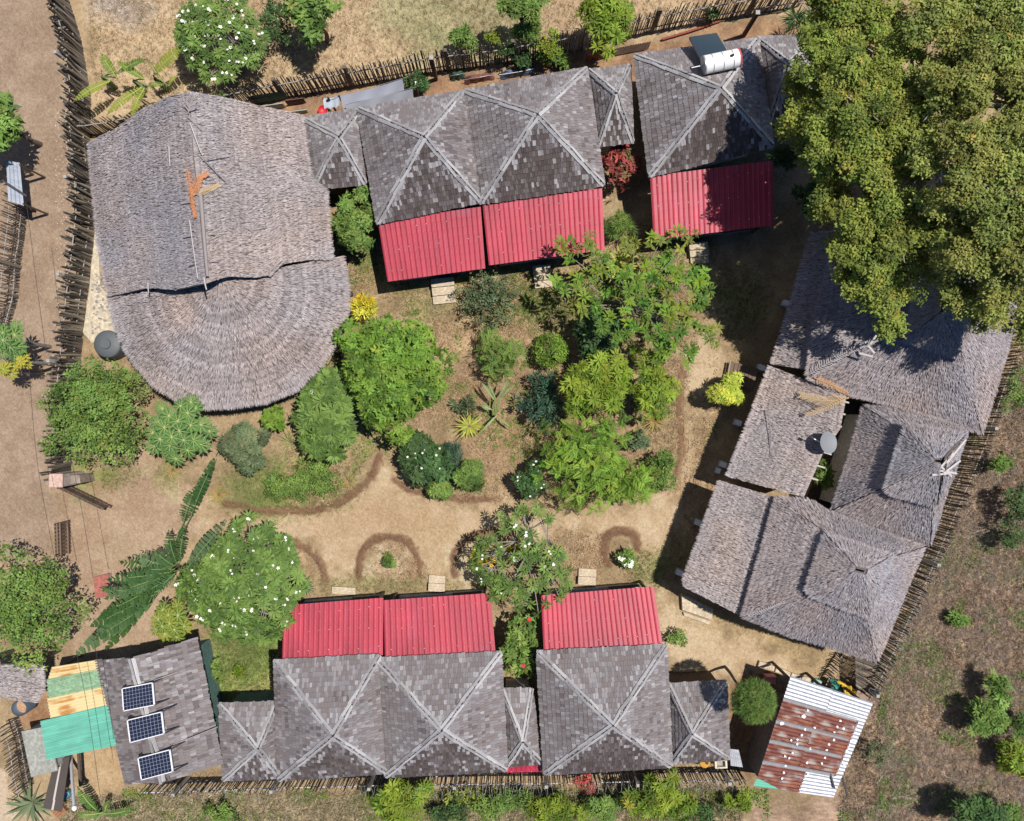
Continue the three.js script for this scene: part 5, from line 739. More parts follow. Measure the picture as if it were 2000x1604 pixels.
// --- the two large trees in the northeast
function bigTree(label, base, hts, blobs, kind, size, pal, dens, bark, low = 1) {
  const lobes = []; blobs = blobs.map(b => [b[0], b[1], b[2], b[3] * low]); for (const [x, y, r, hh] of blobs) { const c = P(x, y, hh), rad = M2(r, hh); for (let i = 0; i < 8; i++) { const d = rdir(-0.4), s = rad * rr(0.4, 0.95); lobes.push([c.x + d.x * s, c.y + d.y * s * 0.5, c.z + d.z * s, rad * rr(0.25, 0.5), 0.55]); } }
  const t = thing('large_tree', label, 'tree', P(...base, 0), 'large trees in the northeast'); const area = blobs.reduce((s, b) => s + M2(b[2], b[3]) ** 2 * 3.14, 0);
  crownLeaves(t, lobes, kind, size, Math.round(area * dens), PAL[pal], { minY: -0.5, upBias: 1.1 });
  const B = P(...base, 0), F = B.clone().add(V(0.2, hts * 0.35, 0)), gs = [limb([B, mid(B, F).add(V(0.1, 0, 0.05)), F], 0.42, 0.3, 10)];
  for (const [x, y, r, hh] of blobs) { const e = P(x, y, hh - 0.1), m1 = F.clone().lerp(e, 0.4).add(V(rr(-0.4, 0.4), rr(0.3, 0.9), rr(-0.4, 0.4))); gs.push(limb([F, m1, e], 0.17, 0.05, 6)); for (let i = 0; i < 3; i++) { const d = rdir(0), q = e.clone().addScaledVector(d.setY(d.y * 0.6), M2(r, hh) * 0.85); gs.push(limb([m1.clone().lerp(e, 0.6), mid(e, q), q], 0.045, 0.012, 5)); } }
  part(t, 'trunk', merge(gs), bark); return t;
}
bigTree('large leafy green tree overhanging the northeast hut and thatched house', [1720, 310], 9, [[1670, 40, 62, 8.6], [1600, 15, 50, 8], [1735, 30, 48, 9], [1630, 90, 60, 8.4], [1715, 110, 62, 9.2], [1600, 150, 52, 8], [1670, 180, 68, 9.2], [1580, 235, 50, 7.6], [1640, 270, 64, 8.8], [1720, 240, 66, 9.6], [1585, 282, 40, 7.2], [1700, 330, 64, 9.3], [1632, 390, 48, 8], [1690, 420, 58, 8.8], [1750, 390, 60, 9.4], [1700, 500, 60, 8.6], [1760, 470, 58, 9], [1670, 545, 36, 7.6], [1725, 575, 48, 8], [1745, 630, 34, 7.4], [1790, 540, 46, 8.4], [1660, 480, 38, 7.8], [1540, 250, 24, 6.8], [1560, 175, 32, 7.2], [1640, 10, 50, 8.2], [1780, 90, 44, 9.2], [1785, 165, 48, 9.4], [1780, 250, 52, 9.6], [1775, 320, 52, 9.4], [1800, 420, 50, 9], [1650, 330, 50, 8.2], [1610, 210, 48, 7.8], [1660, 110, 52, 8.6], [1690, 270, 56, 9], [1735, 450, 46, 8.6], [1720, 530, 48, 8.2], [1615, 60, 42, 7.8]], 'small', 0.27, 'olive', 100, M.paleBark, 0.88);
bigTree('large greyish tree with pale branches at the top right corner', [1960, 330], 11, [[1850, 30, 62, 10.5], [1940, 40, 80, 11], [2020, 80, 80, 11], [1830, 110, 56, 10], [1910, 140, 76, 11.2], [1990, 180, 80, 11.4], [1840, 200, 64, 10.4], [1920, 250, 80, 11.5], [2010, 280, 80, 11.4], [1830, 300, 60, 10.2], [1900, 350, 78, 11.2], [1990, 380, 80, 11.4], [1850, 410, 62, 10.2], [1930, 450, 76, 10.8], [2010, 490, 74, 11], [1880, 500, 58, 9.8], [1950, 540, 60, 10], [1890, 575, 46, 9], [1985, 580, 50, 9.6], [1995, 645, 38, 9], [1920, 600, 36, 8.8], [1860, 545, 40, 9.2], [1810, 30, 40, 9.6], [1880, 80, 60, 10.6], [1880, 300, 62, 10.6], [1960, 300, 66, 11], [1960, 110, 66, 11], [1850, 470, 48, 9.6], [1975, 500, 60, 10.4], [1830, 160, 44, 9.8], [1940, 590, 44, 9.4], [2020, 610, 50, 9.6], [2090, 60, 80, 10.6], [2110, 180, 80, 10.8], [2100, 300, 80, 11], [2110, 420, 80, 10.8], [2100, 540, 70, 10.2], [2180, 120, 70, 9.6], [2190, 260, 80, 10], [2190, 400, 76, 9.8], [2170, 520, 60, 9.2]], 'small', 0.26, 'greyolive', 96, M.paleBark, 0.88);
// --- shrubs and trees
const T = (l, ...a) => plant('garden_tree', l, 'tree', ...a), B = (l, ...a) => plant('garden_shrub', l, 'shrub', ...a);
T('dark green tree overhanging the road at the left edge', -5, 235, 52, 75, 3.6, 'broad', 0.3, 'green', { k: 0.4 });
T('big twiggy green bush over the road fence below the hall', 188, 800, 112, 132, 3.2, 'small', 0.3, 'green', { dens: 0.75, k: 0.25, lobes: 40 });
T('dense bright green tree in the garden beside the rounded thatch', 765, 730, 112, 142, 3.6, 'broad', 0.2, 'bright', { dens: 0.82, k: 0.2, lobes: 64 });
T('bushy green tree at the lower left edge', 72, 1178, 98, 112, 3.8, 'small', 0.32, 'green', { dens: 0.8, k: 0.26, lobes: 36 });
B('green bush between the hall annex and the first red porch', 692, 438, 44, 72, 2.4, 'broad', 0.2, 'green', { k: 0.28, lobes: 22, dens: 0.85 });
B('light green shrub under the plumeria near the rounded thatch', 538, 816, 30, 27, 1.3, 'broad', 0.2, 'bright');
B('dark greyish green rounded shrub in the west bed', 490, 880, 60, 46, 1.5, 'rosette', 0.26, 'grey', { dens: 1.1 });
B('yellow croton bush at the corner of the first red porch', 715, 600, 27, 28, 1.3, 'finger', 0.3, 'yellow');
B('dark glossy shrub with scattered white flowers on the path bend', 826, 895, 62, 56, 1.6, 'broad', 0.25, 'dark', { flowers: [14, 0.055], dens: 1.15 });
B('small blue green feathery shrub beside the white flowered dark shrub', 884, 884, 26, 26, 0.9, 'needle', 0.28, 'bluegreen');
B('small rounded green shrub at the path edge, nearer the path', 860, 952, 28, 30, 1.0, 'rosette', 0.22, 'green');
B('small rounded green shrub beside the path, east of its twin', 920, 930, 32, 33, 1.2, 'rosette', 0.22, 'green', { dens: 0.8 });
B('loose greyish shrub below the first hut steps', 950, 580, 58, 56, 1.6, 'small', 0.25, 'grey', { dens: 0.62, k: 0.28, lobes: 20 });
B('drooping green shrub in the middle of the garden', 970, 700, 57, 48, 1.6, 'feather', 0.36, 'green', { dens: 0.8 });
B('small ball clipped bright green shrub in the middle garden', 1075, 685, 33, 32, 1.3, 'small', 0.2, 'bright', { ball: 0.85, dens: 1.3, yc: 0.75 });
T('dark green tree under the sparse almond branches', 1165, 660, 55, 48, 2.4, 'broad', 0.27, 'dark', { dens: 0.85 });
T('yellow green tree with clustered leaves west of its neighbour', 1165, 752, 78, 70, 3.0, 'rosette', 0.3, 'lime', { dens: 0.62, k: 0.24, lobes: 30 });
T('yellow green tree with clustered leaves by the east path', 1275, 748, 48, 78, 2.8, 'rosette', 0.3, 'lime', { dens: 0.55, k: 0.28, lobes: 22 });
T('feathery light green tree beside the white flowered shrub', 1150, 905, 98, 92, 2.8, 'feather', 0.46, 'fresh', { dens: 0.85, k: 0.26, lobes: 34 });
T('low feathery light green tree on the path side, eastern one', 1235, 940, 62, 44, 2.2, 'feather', 0.42, 'fresh', { dens: 0.8, k: 0.32 });
B('dark shrub with white flowers beside the feathery tree', 1035, 932, 40, 44, 1.5, 'broad', 0.24, 'dark', { flowers: [16, 0.055] });
B('mid green rounded shrub at the east end of the garden bed', 1292, 915, 40, 48, 1.4, 'small', 0.23, 'green', { dens: 0.9 });
B('twiggy dark shrub above the feathery trees', 1245, 858, 26, 22, 1.0, 'broad', 0.2, 'grey', { dens: 0.5 });
B('pale yellow leaved shrub beside the plank landing', 1420, 765, 33, 36, 1.7, 'rosette', 0.22, 'paleyellow', { trunk: 0.05, dens: 1.1 });
B('yellow croton below the southern frangipani, western patch', 945, 1086, 20, 18, 0.8, 'finger', 0.26, 'yellow');
B('yellow croton below the southern frangipani, eastern patch', 1002, 1076, 24, 20, 0.8, 'finger', 0.26, 'yellow');
B('small shrub with big white flower heads in the soil ring', 1226, 1090, 20, 18, 0.8, 'broad', 0.2, 'green', { flowers: [6, 0.14] });
B('tiny young plant in the middle of the horseshoe bed', 760, 1096, 13, 13, 0.4, 'rosette', 0.2, 'green', { lobes: 5, trunk: 0.02 });
B('hibiscus bush with red blooms between two southern huts', 1015, 1265, 42, 68, 1.9, 'broad', 0.27, 'green', { dens: 0.7, k: 0.28, lobes: 20, flowers: [4, 0.11, redPetal] });
B('red leaved shrub between the northern huts', 1210, 325, 38, 64, 1.8, 'broad', 0.21, 'red', { dens: 0.34, k: 0.22, lobes: 16 });
B('rounded grey green shrub below the red leaved shrub', 1207, 440, 30, 34, 1.6, 'needle', 0.3, 'green', { dens: 0.9 });
T('ball clipped dense green tree beside the tin shed', 1472, 1370, 39, 39, 5.1, 'needle', 0.2, 'green', { ball: 0.92, dens: 1.9, yc: 4.3, trunk: 0.07 });
B('small dark shrub east of the southeast red porch', 1326, 1245, 24, 18, 0.8, 'small', 0.2, 'green', { dens: 0.6 });
B('dark green shrub in the shade of the big tree', 1582, 382, 42, 44, 1.8, 'broad', 0.24, 'dark');
B('spiky dark shrub beside the northeast hut corner', 1535, 305, 26, 26, 1.5, 'needle', 0.4, 'dark');
B('small leafy plant inside the inner court of the thatched house', 1608, 922, 20, 34, 1.6, 'broad', 0.24, 'green', { dens: 0.8 });
T('leafy tree with red blooms at the top edge', 614, 30, 52, 52, 3.0, 'broad', 0.27, 'green', { dens: 0.8, flowers: [3, 0.1, redPetal] });
B('dark twiggy shrub between the two flowering trees at the top', 545, 40, 44, 62, 1.6, 'small', 0.25, 'dark', { dens: 0.4, lobes: 18, k: 0.25 });
T('bright yellow green young tree over the northern fence', 1185, 42, 54, 62, 3.2, 'rosette', 0.32, 'lime', { dens: 0.75, k: 0.28, lobes: 24 });
T('green tree at the top edge beside the bright one', 1020, 15, 50, 36, 2.8, 'rosette', 0.3, 'green', { dens: 0.7 });
B('green shrub on the north side of the stick fence', 905, 72, 28, 24, 1.4, 'rosette', 0.26, 'green', { dens: 0.8 });
B('green shrub against the northern fence below the top tree', 1035, 58, 34, 26, 1.6, 'rosette', 0.28, 'green', { dens: 0.8 });
B('climbing yellowish shrub hanging on the northern fence', 1080, 88, 24, 38, 1.8, 'small', 0.24, 'lime', { dens: 0.7 });
B('small yellowish shrub on the fence near the grass clearing', 962, 72, 18, 16, 1.3, 'small', 0.22, 'lime', { dens: 0.7 });
B('small dark green plant beside the hung bedsheets', 815, 158, 24, 20, 1.0, 'rosette', 0.22, 'dark', { flowers: [1, 0.14] });
B('small green plant between the hut and low tin wall', 1065, 112, 20, 16, 0.8, 'broad', 0.2, 'green', { dens: 0.8 });
B('dark green bush in the shady yard behind the far fence', 1395, 28, 26, 12, 0.8, 'small', 0.22, 'dark');
B('spiky dark palm like shrub at the top beside the big tree', 1590, 40, 48, 46, 2.6, 'needle', 0.6, 'dark', { dens: 0.6 });
B('dark leafy plant behind the middle northern hut', 1020, 118, 22, 14, 0.9, 'broad', 0.22, 'dark', { dens: 0.8 }); B('sprawling green plant at the foot of the northern fence', 1100, 120, 20, 16, 0.7, 'broad', 0.22, 'green', { dens: 0.7 }); B('dark creeper mass on the northern fence middle', 990, 96, 34, 16, 1.5, 'small', 0.24, 'dark', { dens: 0.6 });
// bottom edge
T('bright green bush outside the southern fence behind the middle hut', 776, 1562, 66, 44, 2.2, 'rosette', 0.32, 'lime', { dens: 0.8, k: 0.3, lobes: 20 });
T('bushy yellow green shrub outside the fence at the southeast hut', 1280, 1562, 66, 48, 2.2, 'rosette', 0.3, 'lime', { dens: 0.7, k: 0.28, lobes: 22 });
B('tangled green shrub at the bottom edge, middle', 965, 1575, 50, 34, 1.4, 'small', 0.26, 'green', { dens: 0.6 });
B('yellowish green shrub at the bottom edge below the red flashing', 1080, 1580, 62, 30, 1.5, 'rosette', 0.26, 'lime', { dens: 0.55, lobes: 18 });
B('dark undergrowth shrub at the bottom edge beside the bright bush', 880, 1585, 44, 28, 1.2, 'small', 0.26, 'dark', { dens: 0.6 });
B('reddish dry shrub on the southern fence', 1148, 1532, 26, 18, 1.6, 'small', 0.22, 'red', { dens: 0.4 });
B('low green weed shrub at the bottom edge behind the southwest hut', 435, 1590, 36, 22, 1.0, 'small', 0.24, 'green', { dens: 0.6 });
B('low yellowish weed shrub behind the tin shed corner', 1450, 1568, 30, 18, 0.9, 'rosette', 0.24, 'lime', { dens: 0.6 });
B('tangled olive shrub hugging the southern fence, western one', 905, 1556, 40, 22, 1.0, 'small', 0.24, 'olive', { dens: 0.5, lobes: 14, k: 0.26 }); B('tangled dark shrub under the razor wire in the middle', 1025, 1560, 44, 24, 1.1, 'small', 0.24, 'green', { dens: 0.5, lobes: 14, k: 0.26 }); B('loose green shrub at the bottom edge left of the yellow green one', 1180, 1578, 44, 26, 1.2, 'rosette', 0.24, 'green', { dens: 0.5, lobes: 14, k: 0.26 }); B('low dark shrub at the bottom edge east of the yellow green one', 1375, 1585, 36, 22, 1.0, 'small', 0.24, 'dark', { dens: 0.5, lobes: 12, k: 0.26 });
// scrub on the east side
[['round green bush in the middle of the eastern scrub', 1925, 1405, 46, 42, 1.6, 'rosette', 0.26, 'green', 0.9], ['elongated green bush above the round one in the scrub', 1945, 1345, 28, 34, 1.4, 'rosette', 0.26, 'green', 0.8], ['yellow green bush at the right edge of the scrub', 1985, 1480, 46, 36, 1.4, 'rosette', 0.28, 'lime', 0.8], ['low green shrub near the eastern wire fence', 1870, 1208, 36, 16, 0.6, 'rosette', 0.22, 'green', 0.6], ['dark green tree at the bottom right corner', 1905, 1592, 62, 40, 2.2, 'rosette', 0.3, 'dark', 1], ['bright green bush at the bottom right corner', 1975, 1595, 36, 30, 1.6, 'rosette', 0.26, 'green', 0.9], ['green shrub beside the shaded thicket at the right edge', 1955, 905, 26, 20, 1.0, 'rosette', 0.24, 'green', 0.8], ['dark thicket shrub at the right edge of the scrub', 1985, 985, 34, 44, 1.5, 'small', 0.28, 'dark', 0.7], ['twiggy grey green shrub against the tin shed', 1716, 1468, 26, 36, 1.0, 'small', 0.24, 'grey', 0.4], ['green shrub on the right edge below the round bush', 1996, 1418, 22, 30, 1.2, 'rosette', 0.24, 'green', 0.8]]
  .forEach(([l, x, y, rx, ry, hh, k, s, p, d]) => plant('scrub_bush', l, 'bush', x, y, rx, ry, hh, k, s, p, { dens: d * 0.75, k: 0.24, lobes: 16, group: 'bushes in the eastern scrub' }));
B('loose green thicket at the right edge beside the wire fence', 1978, 770, 30, 40, 1.4, 'small', 0.24, 'green', { dens: 0.45, lobes: 16, k: 0.25 }); B('dark leafy thicket at the right edge in the middle scrub', 1975, 1045, 36, 34, 1.3, 'small', 0.24, 'dark', { dens: 0.5, lobes: 16, k: 0.25 });
// frangipanis: bare forked branches that end in leaf rosettes and white flowers
function frangipani(label, px, py, rx, ry, hgt, n, leaf, fl, o = {}) {
  const b = P(px, py, hgt * 0.7), base = V(b.x, 0, b.z), t = thing('frangipani_tree', label, 'tree', base, o.group), gs = [], tips = [], RX = M2(rx, hgt * 0.8), RZ = M2(ry, hgt * 0.8), F = base.clone().setY(hgt * 0.25); gs.push(limb([base, F], 0.1, 0.085, 8));
  const main = 9; for (let i = 0; i < main; i++) { const a = i / main * 6.28 + rr(-0.2, 0.2), r = rr(0.4, 0.6), e = base.clone().add(V(Math.cos(a) * RX * r, hgt * rr(0.5, 0.65), Math.sin(a) * RZ * r)); gs.push(limb([F, mid(F, e).add(V(0, 0.1, 0)), e], 0.055, 0.035, 6)); const m = Math.ceil(n / main); for (let k = 0; k < m; k++) { const aa = a + rr(-0.7, 0.7), r2 = Math.sqrt(rr(0, 1)) * (0.72 + 0.5 * vnoise(Math.cos(aa) * 1.8 + px, Math.sin(aa) * 1.8 + py)), q = base.clone().add(V(Math.cos(aa) * RX * r2, hgt * (1 - 0.28 * r2 * r2) * rr(0.85, 1.0), Math.sin(aa) * RZ * r2)); gs.push(limb([e, mid(e, q).add(V(0, -0.05, 0)), q], 0.024, 0.016, 5)); tips.push(q); } }
  part(t, 'trunk', merge(gs), M.paleBark); const mats = [[], []], cols = [[], []], fm = []; tips.forEach((q, i) => { for (let z = 0; z < (o.double || 1); z++) { const s = i & 1; mats[s].push(orient(V(0, 1, 0).addScaledVector(q.clone().sub(base).setY(0), 0.25).addScaledVector(rdir(), 0.3), leaf * rr(0.8, 1.2), q.clone().add(V(0, z * -0.05, 0)))); const c = pick(PAL[o.pal || 'green']), g = rr(0.85, 1.2); cols[s].push(c.map(x => x * g)); } if (R() < fl) for (let z = 0; z < 2; z++) fm.push(orient(UP.clone().addScaledVector(rdir(), 0.4), rr(0.05, 0.085), q.clone().add(V(rr(-0.1, 0.1), 0.14, rr(-0.1, 0.1))))); });
  for (const s of [0, 1]) { const m = inst('crown', clumps.rosette[s], leafMat, mats[s], cols[s]); m.position.copy(base).negate(); t.add(m); } if (fm.length) { const m = inst('blossoms', clumps.flower[0], petalMat, fm); m.position.copy(base).negate(); t.add(m); }
}
frangipani('frangipani full of white flowers north of the southwest hut', 470, 1140, 112, 110, 3.4, 300, 0.34, 0.24, { group: 'frangipani trees', double: 2 });
frangipani('sparse frangipani with bare branches over the southeast path', 1030, 1095, 98, 98, 3.2, 110, 0.3, 0.1, { group: 'frangipani trees' });
frangipani('white flowering frangipani at the top beside the banana plants', 425, 72, 88, 88, 3.0, 210, 0.3, 0.24, { group: 'frangipani trees' });
frangipani('large leaved plumeria without flowers near the rounded thatch', 642, 810, 58, 92, 2.4, 110, 0.4, 0.02, { group: 'frangipani trees', double: 2 });
{ // sparse almond tree: long branches with rosettes of large leaves
  const t = thing('almond_tree', 'sparse yellow green almond tree with long bare branches', 'tree', P(1250, 590, 0)), c = P(1245, 590, 3.4), base = V(c.x, 0, c.z), F = base.clone().setY(1.7), gs = [limb([base, F], 0.11, 0.09, 8)], mats = [[], []], cols = [[], []];
  const tips = [[1150, 480], [1100, 490], [1180, 505], [1130, 545], [1095, 560], [1240, 475], [1215, 540], [1260, 520], [1245, 560], [1300, 505], [1290, 470], [1295, 560], [1290, 600], [1310, 620], [1285, 640], [1330, 600], [1370, 530], [1365, 550], [1372, 580], [1355, 590], [1345, 620], [1365, 640], [1330, 650], [1275, 660], [1350, 690], [1385, 660], [1300, 690], [1190, 620], [1205, 655], [1165, 600], [1135, 600], [1230, 590], [1195, 570], [1260, 620], [1320, 545], [1345, 470], [1315, 670], [1240, 640], [1175, 530], [1275, 545], [1305, 580], [1255, 590]];
  tips.forEach(([x, y], i) => { const q = P(x, y, rr(2.9, 4)), m = F.clone().lerp(q, 0.5).add(V(rr(-0.15, 0.15), rr(0.1, 0.4), rr(-0.15, 0.15))); gs.push(limb([F, m, q], 0.03, 0.01, 5)); for (let k = 0; k < 6; k++) { const s = k & 1, p = k < 2 ? q : q.clone().add(V(rr(-0.42, 0.42), rr(-0.3, 0.1), rr(-0.42, 0.42))); mats[s].push(orient(UP.clone().addScaledVector(rdir(), 0.45), rr(0.22, 0.38), p)); const c0 = pick(R() < 0.25 ? PAL.lime : i % 5 === 0 ? PAL.olive : PAL.bright); cols[s].push(c0.map(v => v * rr(0.8, 1.15))); } });
  part(t, 'trunk', merge(gs), M.paleBark); for (const s of [0, 1]) { const m = inst('crown', clumps[s ? 'broad' : 'rosette'][s], leafMat, mats[s], cols[s]); m.position.copy(t.position).negate(); t.add(m); }
}
// large single leaves
function longLeaf(a, b, w, arch, torn = 0.3, fold = 0.12, wild = 1) { // banana style blade from a to b
  const n = 15, pos = [], idx = [], m = mid(a, b).add(V(0, arch, 0)), c = new THREE.QuadraticBezierCurve3(a, m, b);
  for (let i = 0; i < n; i++) { const u0 = i / n, u1 = (i + 1) / n - torn * 0.25 / n * (R() < 0.4 ? 4 : 1), W = u => w / 2 * Math.pow(Math.sin(Math.min(1, u * 1.06 + 0.02) * Math.PI), 0.55); for (const s of [-1, 1]) { const k = pos.length / 3, p0 = c.getPoint(u0), p1 = c.getPoint(u1), d = c.getTangent(u0), sd = d.clone().cross(UP).normalize().multiplyScalar(s), dr = rr(-0.12, 0.06) * wild; for (const q of [p0, p1, p1.clone().addScaledVector(sd, W(u1)).addScaledVector(d, w * 0.08).add(V(0, w * (fold + dr), 0)), p0.clone().addScaledVector(sd, W(u0)).addScaledVector(d, w * 0.1).add(V(0, w * (fold + dr), 0))]) pos.push(q.x, q.y, q.z); idx.push(k, k + 1, k + 2, k, k + 2, k + 3); } }
  return { blade: geoFrom(pos, idx), rib: limb([a, c.getPoint(0.5).add(V(0, 0.01, 0)), c.getPoint(0.98)], 0.022, 0.006, 5) };
}
const leafC = (r, g, b) => { const m = leafMat.clone(); m.color = lin(r, g, b); return m; };
const bananaMats = [leafC(0.16, 0.26, 0.03), leafC(0.1, 0.2, 0.03), leafC(0.26, 0.31, 0.04)], palmMats = [leafC(0.05, 0.12, 0.032), leafC(0.07, 0.15, 0.045), leafC(0.11, 0.185, 0.075), leafC(0.06, 0.13, 0.03)], ribMat = std([0.36, 0.4, 0.14]);
function leafPlant(name, label, cat, base, crownY, leaves, mats, o = {}) {
  const t = thing(name, label, cat, P(...base, 0), o.group), B0 = P(...base, 0), C = B0.clone().setY(crownY); part(t, 'stem', limb([B0, mid(B0, C), C], o.r ?? 0.1, (o.r ?? 0.1) * 0.7, 8), o.stem || M.greenStem);
  leaves.forEach(([s, e, w, arch], i) => { const a = P(...s), b = P(...e), L = longLeaf(a, b, w * (o.wide || 1), arch ?? 0.25, o.torn, o.fold, o.wild), m = part(t, 'leaf', L.blade, mats[i % mats.length]); sub(m, 'midrib', L.rib, o.rib || ribMat); if (a.distanceTo(C) > 0.2) part(t, 'leaf_stalk', limb([C, mid(C, a).add(V(0, 0.08, 0)), a], 0.035, 0.022, 5), M.greenStem); }); return t;
}
leafPlant('banana_plant', 'banana plant with yellow green leaves north of the hall, western one', 'plant', [226, 172], 1.2, [[[228, 152, 1.6], [198, 105, 2.0], 0.42], [[232, 142, 1.6], [288, 115, 2.1], 0.3], [[215, 158, 1.5], [142, 200, 1.9], 0.34]], bananaMats, { group: 'banana plants' });
leafPlant('banana_plant', 'banana plant with yellow green leaves north of the hall, middle one', 'plant', [284, 178], 1.1, [[[282, 155, 1.5], [228, 120, 1.9], 0.32], [[278, 170, 1.5], [208, 226, 1.6], 0.36], [[282, 172, 1.5], [258, 232, 1.5], 0.36], [[288, 168, 1.5], [322, 166, 1.7], 0.22]], [bananaMats[0], bananaMats[2], bananaMats[2]], { group: 'banana plants' });
leafPlant('banana_plant', 'banana plant with one long bright leaf beside the frangipani', 'plant', [326, 176], 1.2, [[[300, 146, 1.7], [362, 90, 2.3], 0.5], [[318, 160, 1.6], [285, 112, 1.9], 0.16], [[330, 168, 1.6], [345, 150, 1.7], 0.2]], [bananaMats[2], leafC(0.2, 0.2, 0.06)], { group: 'banana plants' });
leafPlant('banana_plant', 'banana plant at the bottom edge beside the sandy court', 'plant', [196, 1588], 0.5, [[[192, 1586, 0.7], [152, 1536, 1.2], 0.42], [[200, 1588, 0.7], [150, 1590, 1.1], 0.36], [[204, 1590, 0.7], [262, 1580, 1.1], 0.34], [[205, 1588, 0.7], [214, 1562, 1.0], 0.3]], [leafC(0.08, 0.2, 0.03), leafC(0.12, 0.22, 0.04)], { group: 'banana plants', r: 0.07 });
leafPlant('travellers_palm', 'fan shaped traveller palm with long torn leaves by the entrance', 'palm', [345, 1108], 1.5, [
  [[372, 1010, 2.6], [426, 884, 3.7], 0.46, 0.3], [[358, 1020, 2.5], [382, 950, 3.2], 0.5, 0.2], [[366, 1110, 2.7], [446, 1014, 3.3], 0.55, 0.3], [[352, 1098, 2.8], [362, 1024, 3.4], 0.45, 0.3], [[345, 1100, 2.8], [330, 1035, 3.3], 0.5, 0.3], [[340, 1105, 2.8], [300, 1072, 3.3], 0.5, 0.3], [[335, 1108, 2.8], [262, 1082, 3.2], 0.5, 0.4], [[335, 1112, 2.8], [232, 1095, 3.0], 0.5, 0.5], [[330, 1118, 2.8], [205, 1132, 2.9], 0.5, 0.5], [[330, 1122, 2.7], [222, 1158, 2.9], 0.5, 0.5], [[326, 1128, 2.7], [200, 1170, 2.8], 0.5, 0.5], [[318, 1140, 2.6], [190, 1205, 2.7], 0.52, 0.5], [[305, 1160, 2.6], [168, 1228, 2.6], 0.55, 0.4], [[298, 1178, 2.5], [180, 1250, 2.5], 0.6, 0.4], [[285, 1180, 2.4], [140, 1286, 2.4], 0.62, 0.4], [[292, 1175, 2.4], [205, 1272, 2.2], 0.5, 0.35], [[322, 1112, 2.9], [285, 1110, 3.3], 0.45, 0.3], [[342, 1120, 2.9], [312, 1150, 3.2], 0.45, 0.3], ...Array.from({ length: 13 }, (_, i) => { const x = rr(250, 345), y = 1110 + (345 - x) * 0.55 + rr(-18, 30), a = rr(2.4, 4.1), L = rr(45, 85); return [[x, y, rr(2.0, 3.0)], [x + Math.cos(a) * L, y - Math.sin(a) * L * 0.8, rr(2.2, 3.2)], rr(0.32, 0.5), rr(0.2, 0.5)]; })], palmMats, { r: 0.2, torn: 0.45, wide: 0.95, fold: 0.26, wild: 2.6, rib: std([0.16, 0.24, 0.08]), stem: M.bark });
const papayaVeins = (() => { const gs = []; for (let i = 0; i < 9; i++) { const a = (i - 4) / 9 * 6.0; gs.push(limb([V(0, 0.02, 0), V(Math.cos(a) * 0.35, 0.05, Math.sin(a) * 0.35), V(Math.cos(a) * 0.8, -0.01, Math.sin(a) * 0.8)], 0.03, 0.008, 4)); } return merge(gs); })();
const papayaLeaf = (() => { const pos = [], idx = []; for (let i = 0; i < 9; i++) { const a = (i - 4) / 9 * 6.0, d = V(Math.cos(a), 0.06, Math.sin(a)).normalize(), len = 1 - 0.07 * Math.abs(i - 4), s = d.clone().cross(UP); leafTri(pos, idx, V(0, 0, 0), d, UP, len, 0.3, 0.1, 0.2, 0.6); for (const q of [-1, 1]) leafTri(pos, idx, d.clone().multiplyScalar(len * 0.5), d.clone().addScaledVector(s, q * 0.8).normalize(), UP, len * 0.34, 0.13, 0.05, 0.15); } return geoFrom(pos, idx); })();
function papaya(label, px, py, r, hgt, n, size, mats, o = {}) {
  const c = P(px, py, hgt), base = V(c.x, 0, c.z), t = thing('papaya_tree', label, 'tree', base, 'papaya trees'); part(t, 'trunk', limb([base, base.clone().setY(hgt * 0.5).add(V(0.04, 0, 0)), base.clone().setY(hgt * 0.92)], 0.09, 0.06, 8), M.paleBark); const R0 = M2(r, hgt) - size * 0.75, C = base.clone().setY(hgt * 0.9);
  for (let i = 0; i < n; i++) { const a = i * 2.4 + rr(-0.2, 0.2), q = Math.sqrt((i + 0.3) / n), p = V(c.x + Math.cos(a) * q * R0, hgt + 0.3 * (1 - q) - 0.25 * q * q + rr(-0.06, 0.06), c.z + Math.sin(a) * q * R0), m = shade(new THREE.Mesh(papayaLeaf, mats[i % mats.length])); m.name = 'leaf'; const s = size * rr(0.85, 1.15); m.scale.setScalar(s); m.position.copy(p).sub(base); m.rotation.set(rr(-0.2, 0.2) + Math.sin(a) * q * 0.35, -a + rr(-0.3, 0.3), rr(-0.2, 0.2)); t.add(m); sub(m, 'veins', papayaVeins, veinMat); part(t, 'leaf_stalk', limb([C, mid(C, p).add(V(0, 0.05, 0)), p], 0.018, 0.012, 4), M.greenStem); }
}
const veinMat = std([0.34, 0.42, 0.14]), papM = [leafC(0.1, 0.21, 0.06), leafC(0.13, 0.26, 0.07), leafC(0.12, 0.24, 0.055)], papY = [leafC(0.24, 0.28, 0.03), leafC(0.17, 0.24, 0.03)];
papaya('papaya tree with star shaped leaves beside the entrance yard', 348, 842, 78, 2.6, 24, 0.46, papM); papaya('yellowish papaya tree next to the shingled house gable', 330, 1215, 50, 2.3, 12, 0.44, papY); papaya('green papaya tree beyond the road at the left edge', 10, 665, 46, 3.2, 12, 0.42, papM); papaya('small yellow leaved papaya at the left edge', 12, 722, 24, 2.6, 6, 0.34, [leafC(0.4, 0.38, 0.04)]); papaya('small yellow topped papaya beside the green one', 44, 706, 20, 2.8, 5, 0.32, [leafC(0.5, 0.42, 0.03)]);
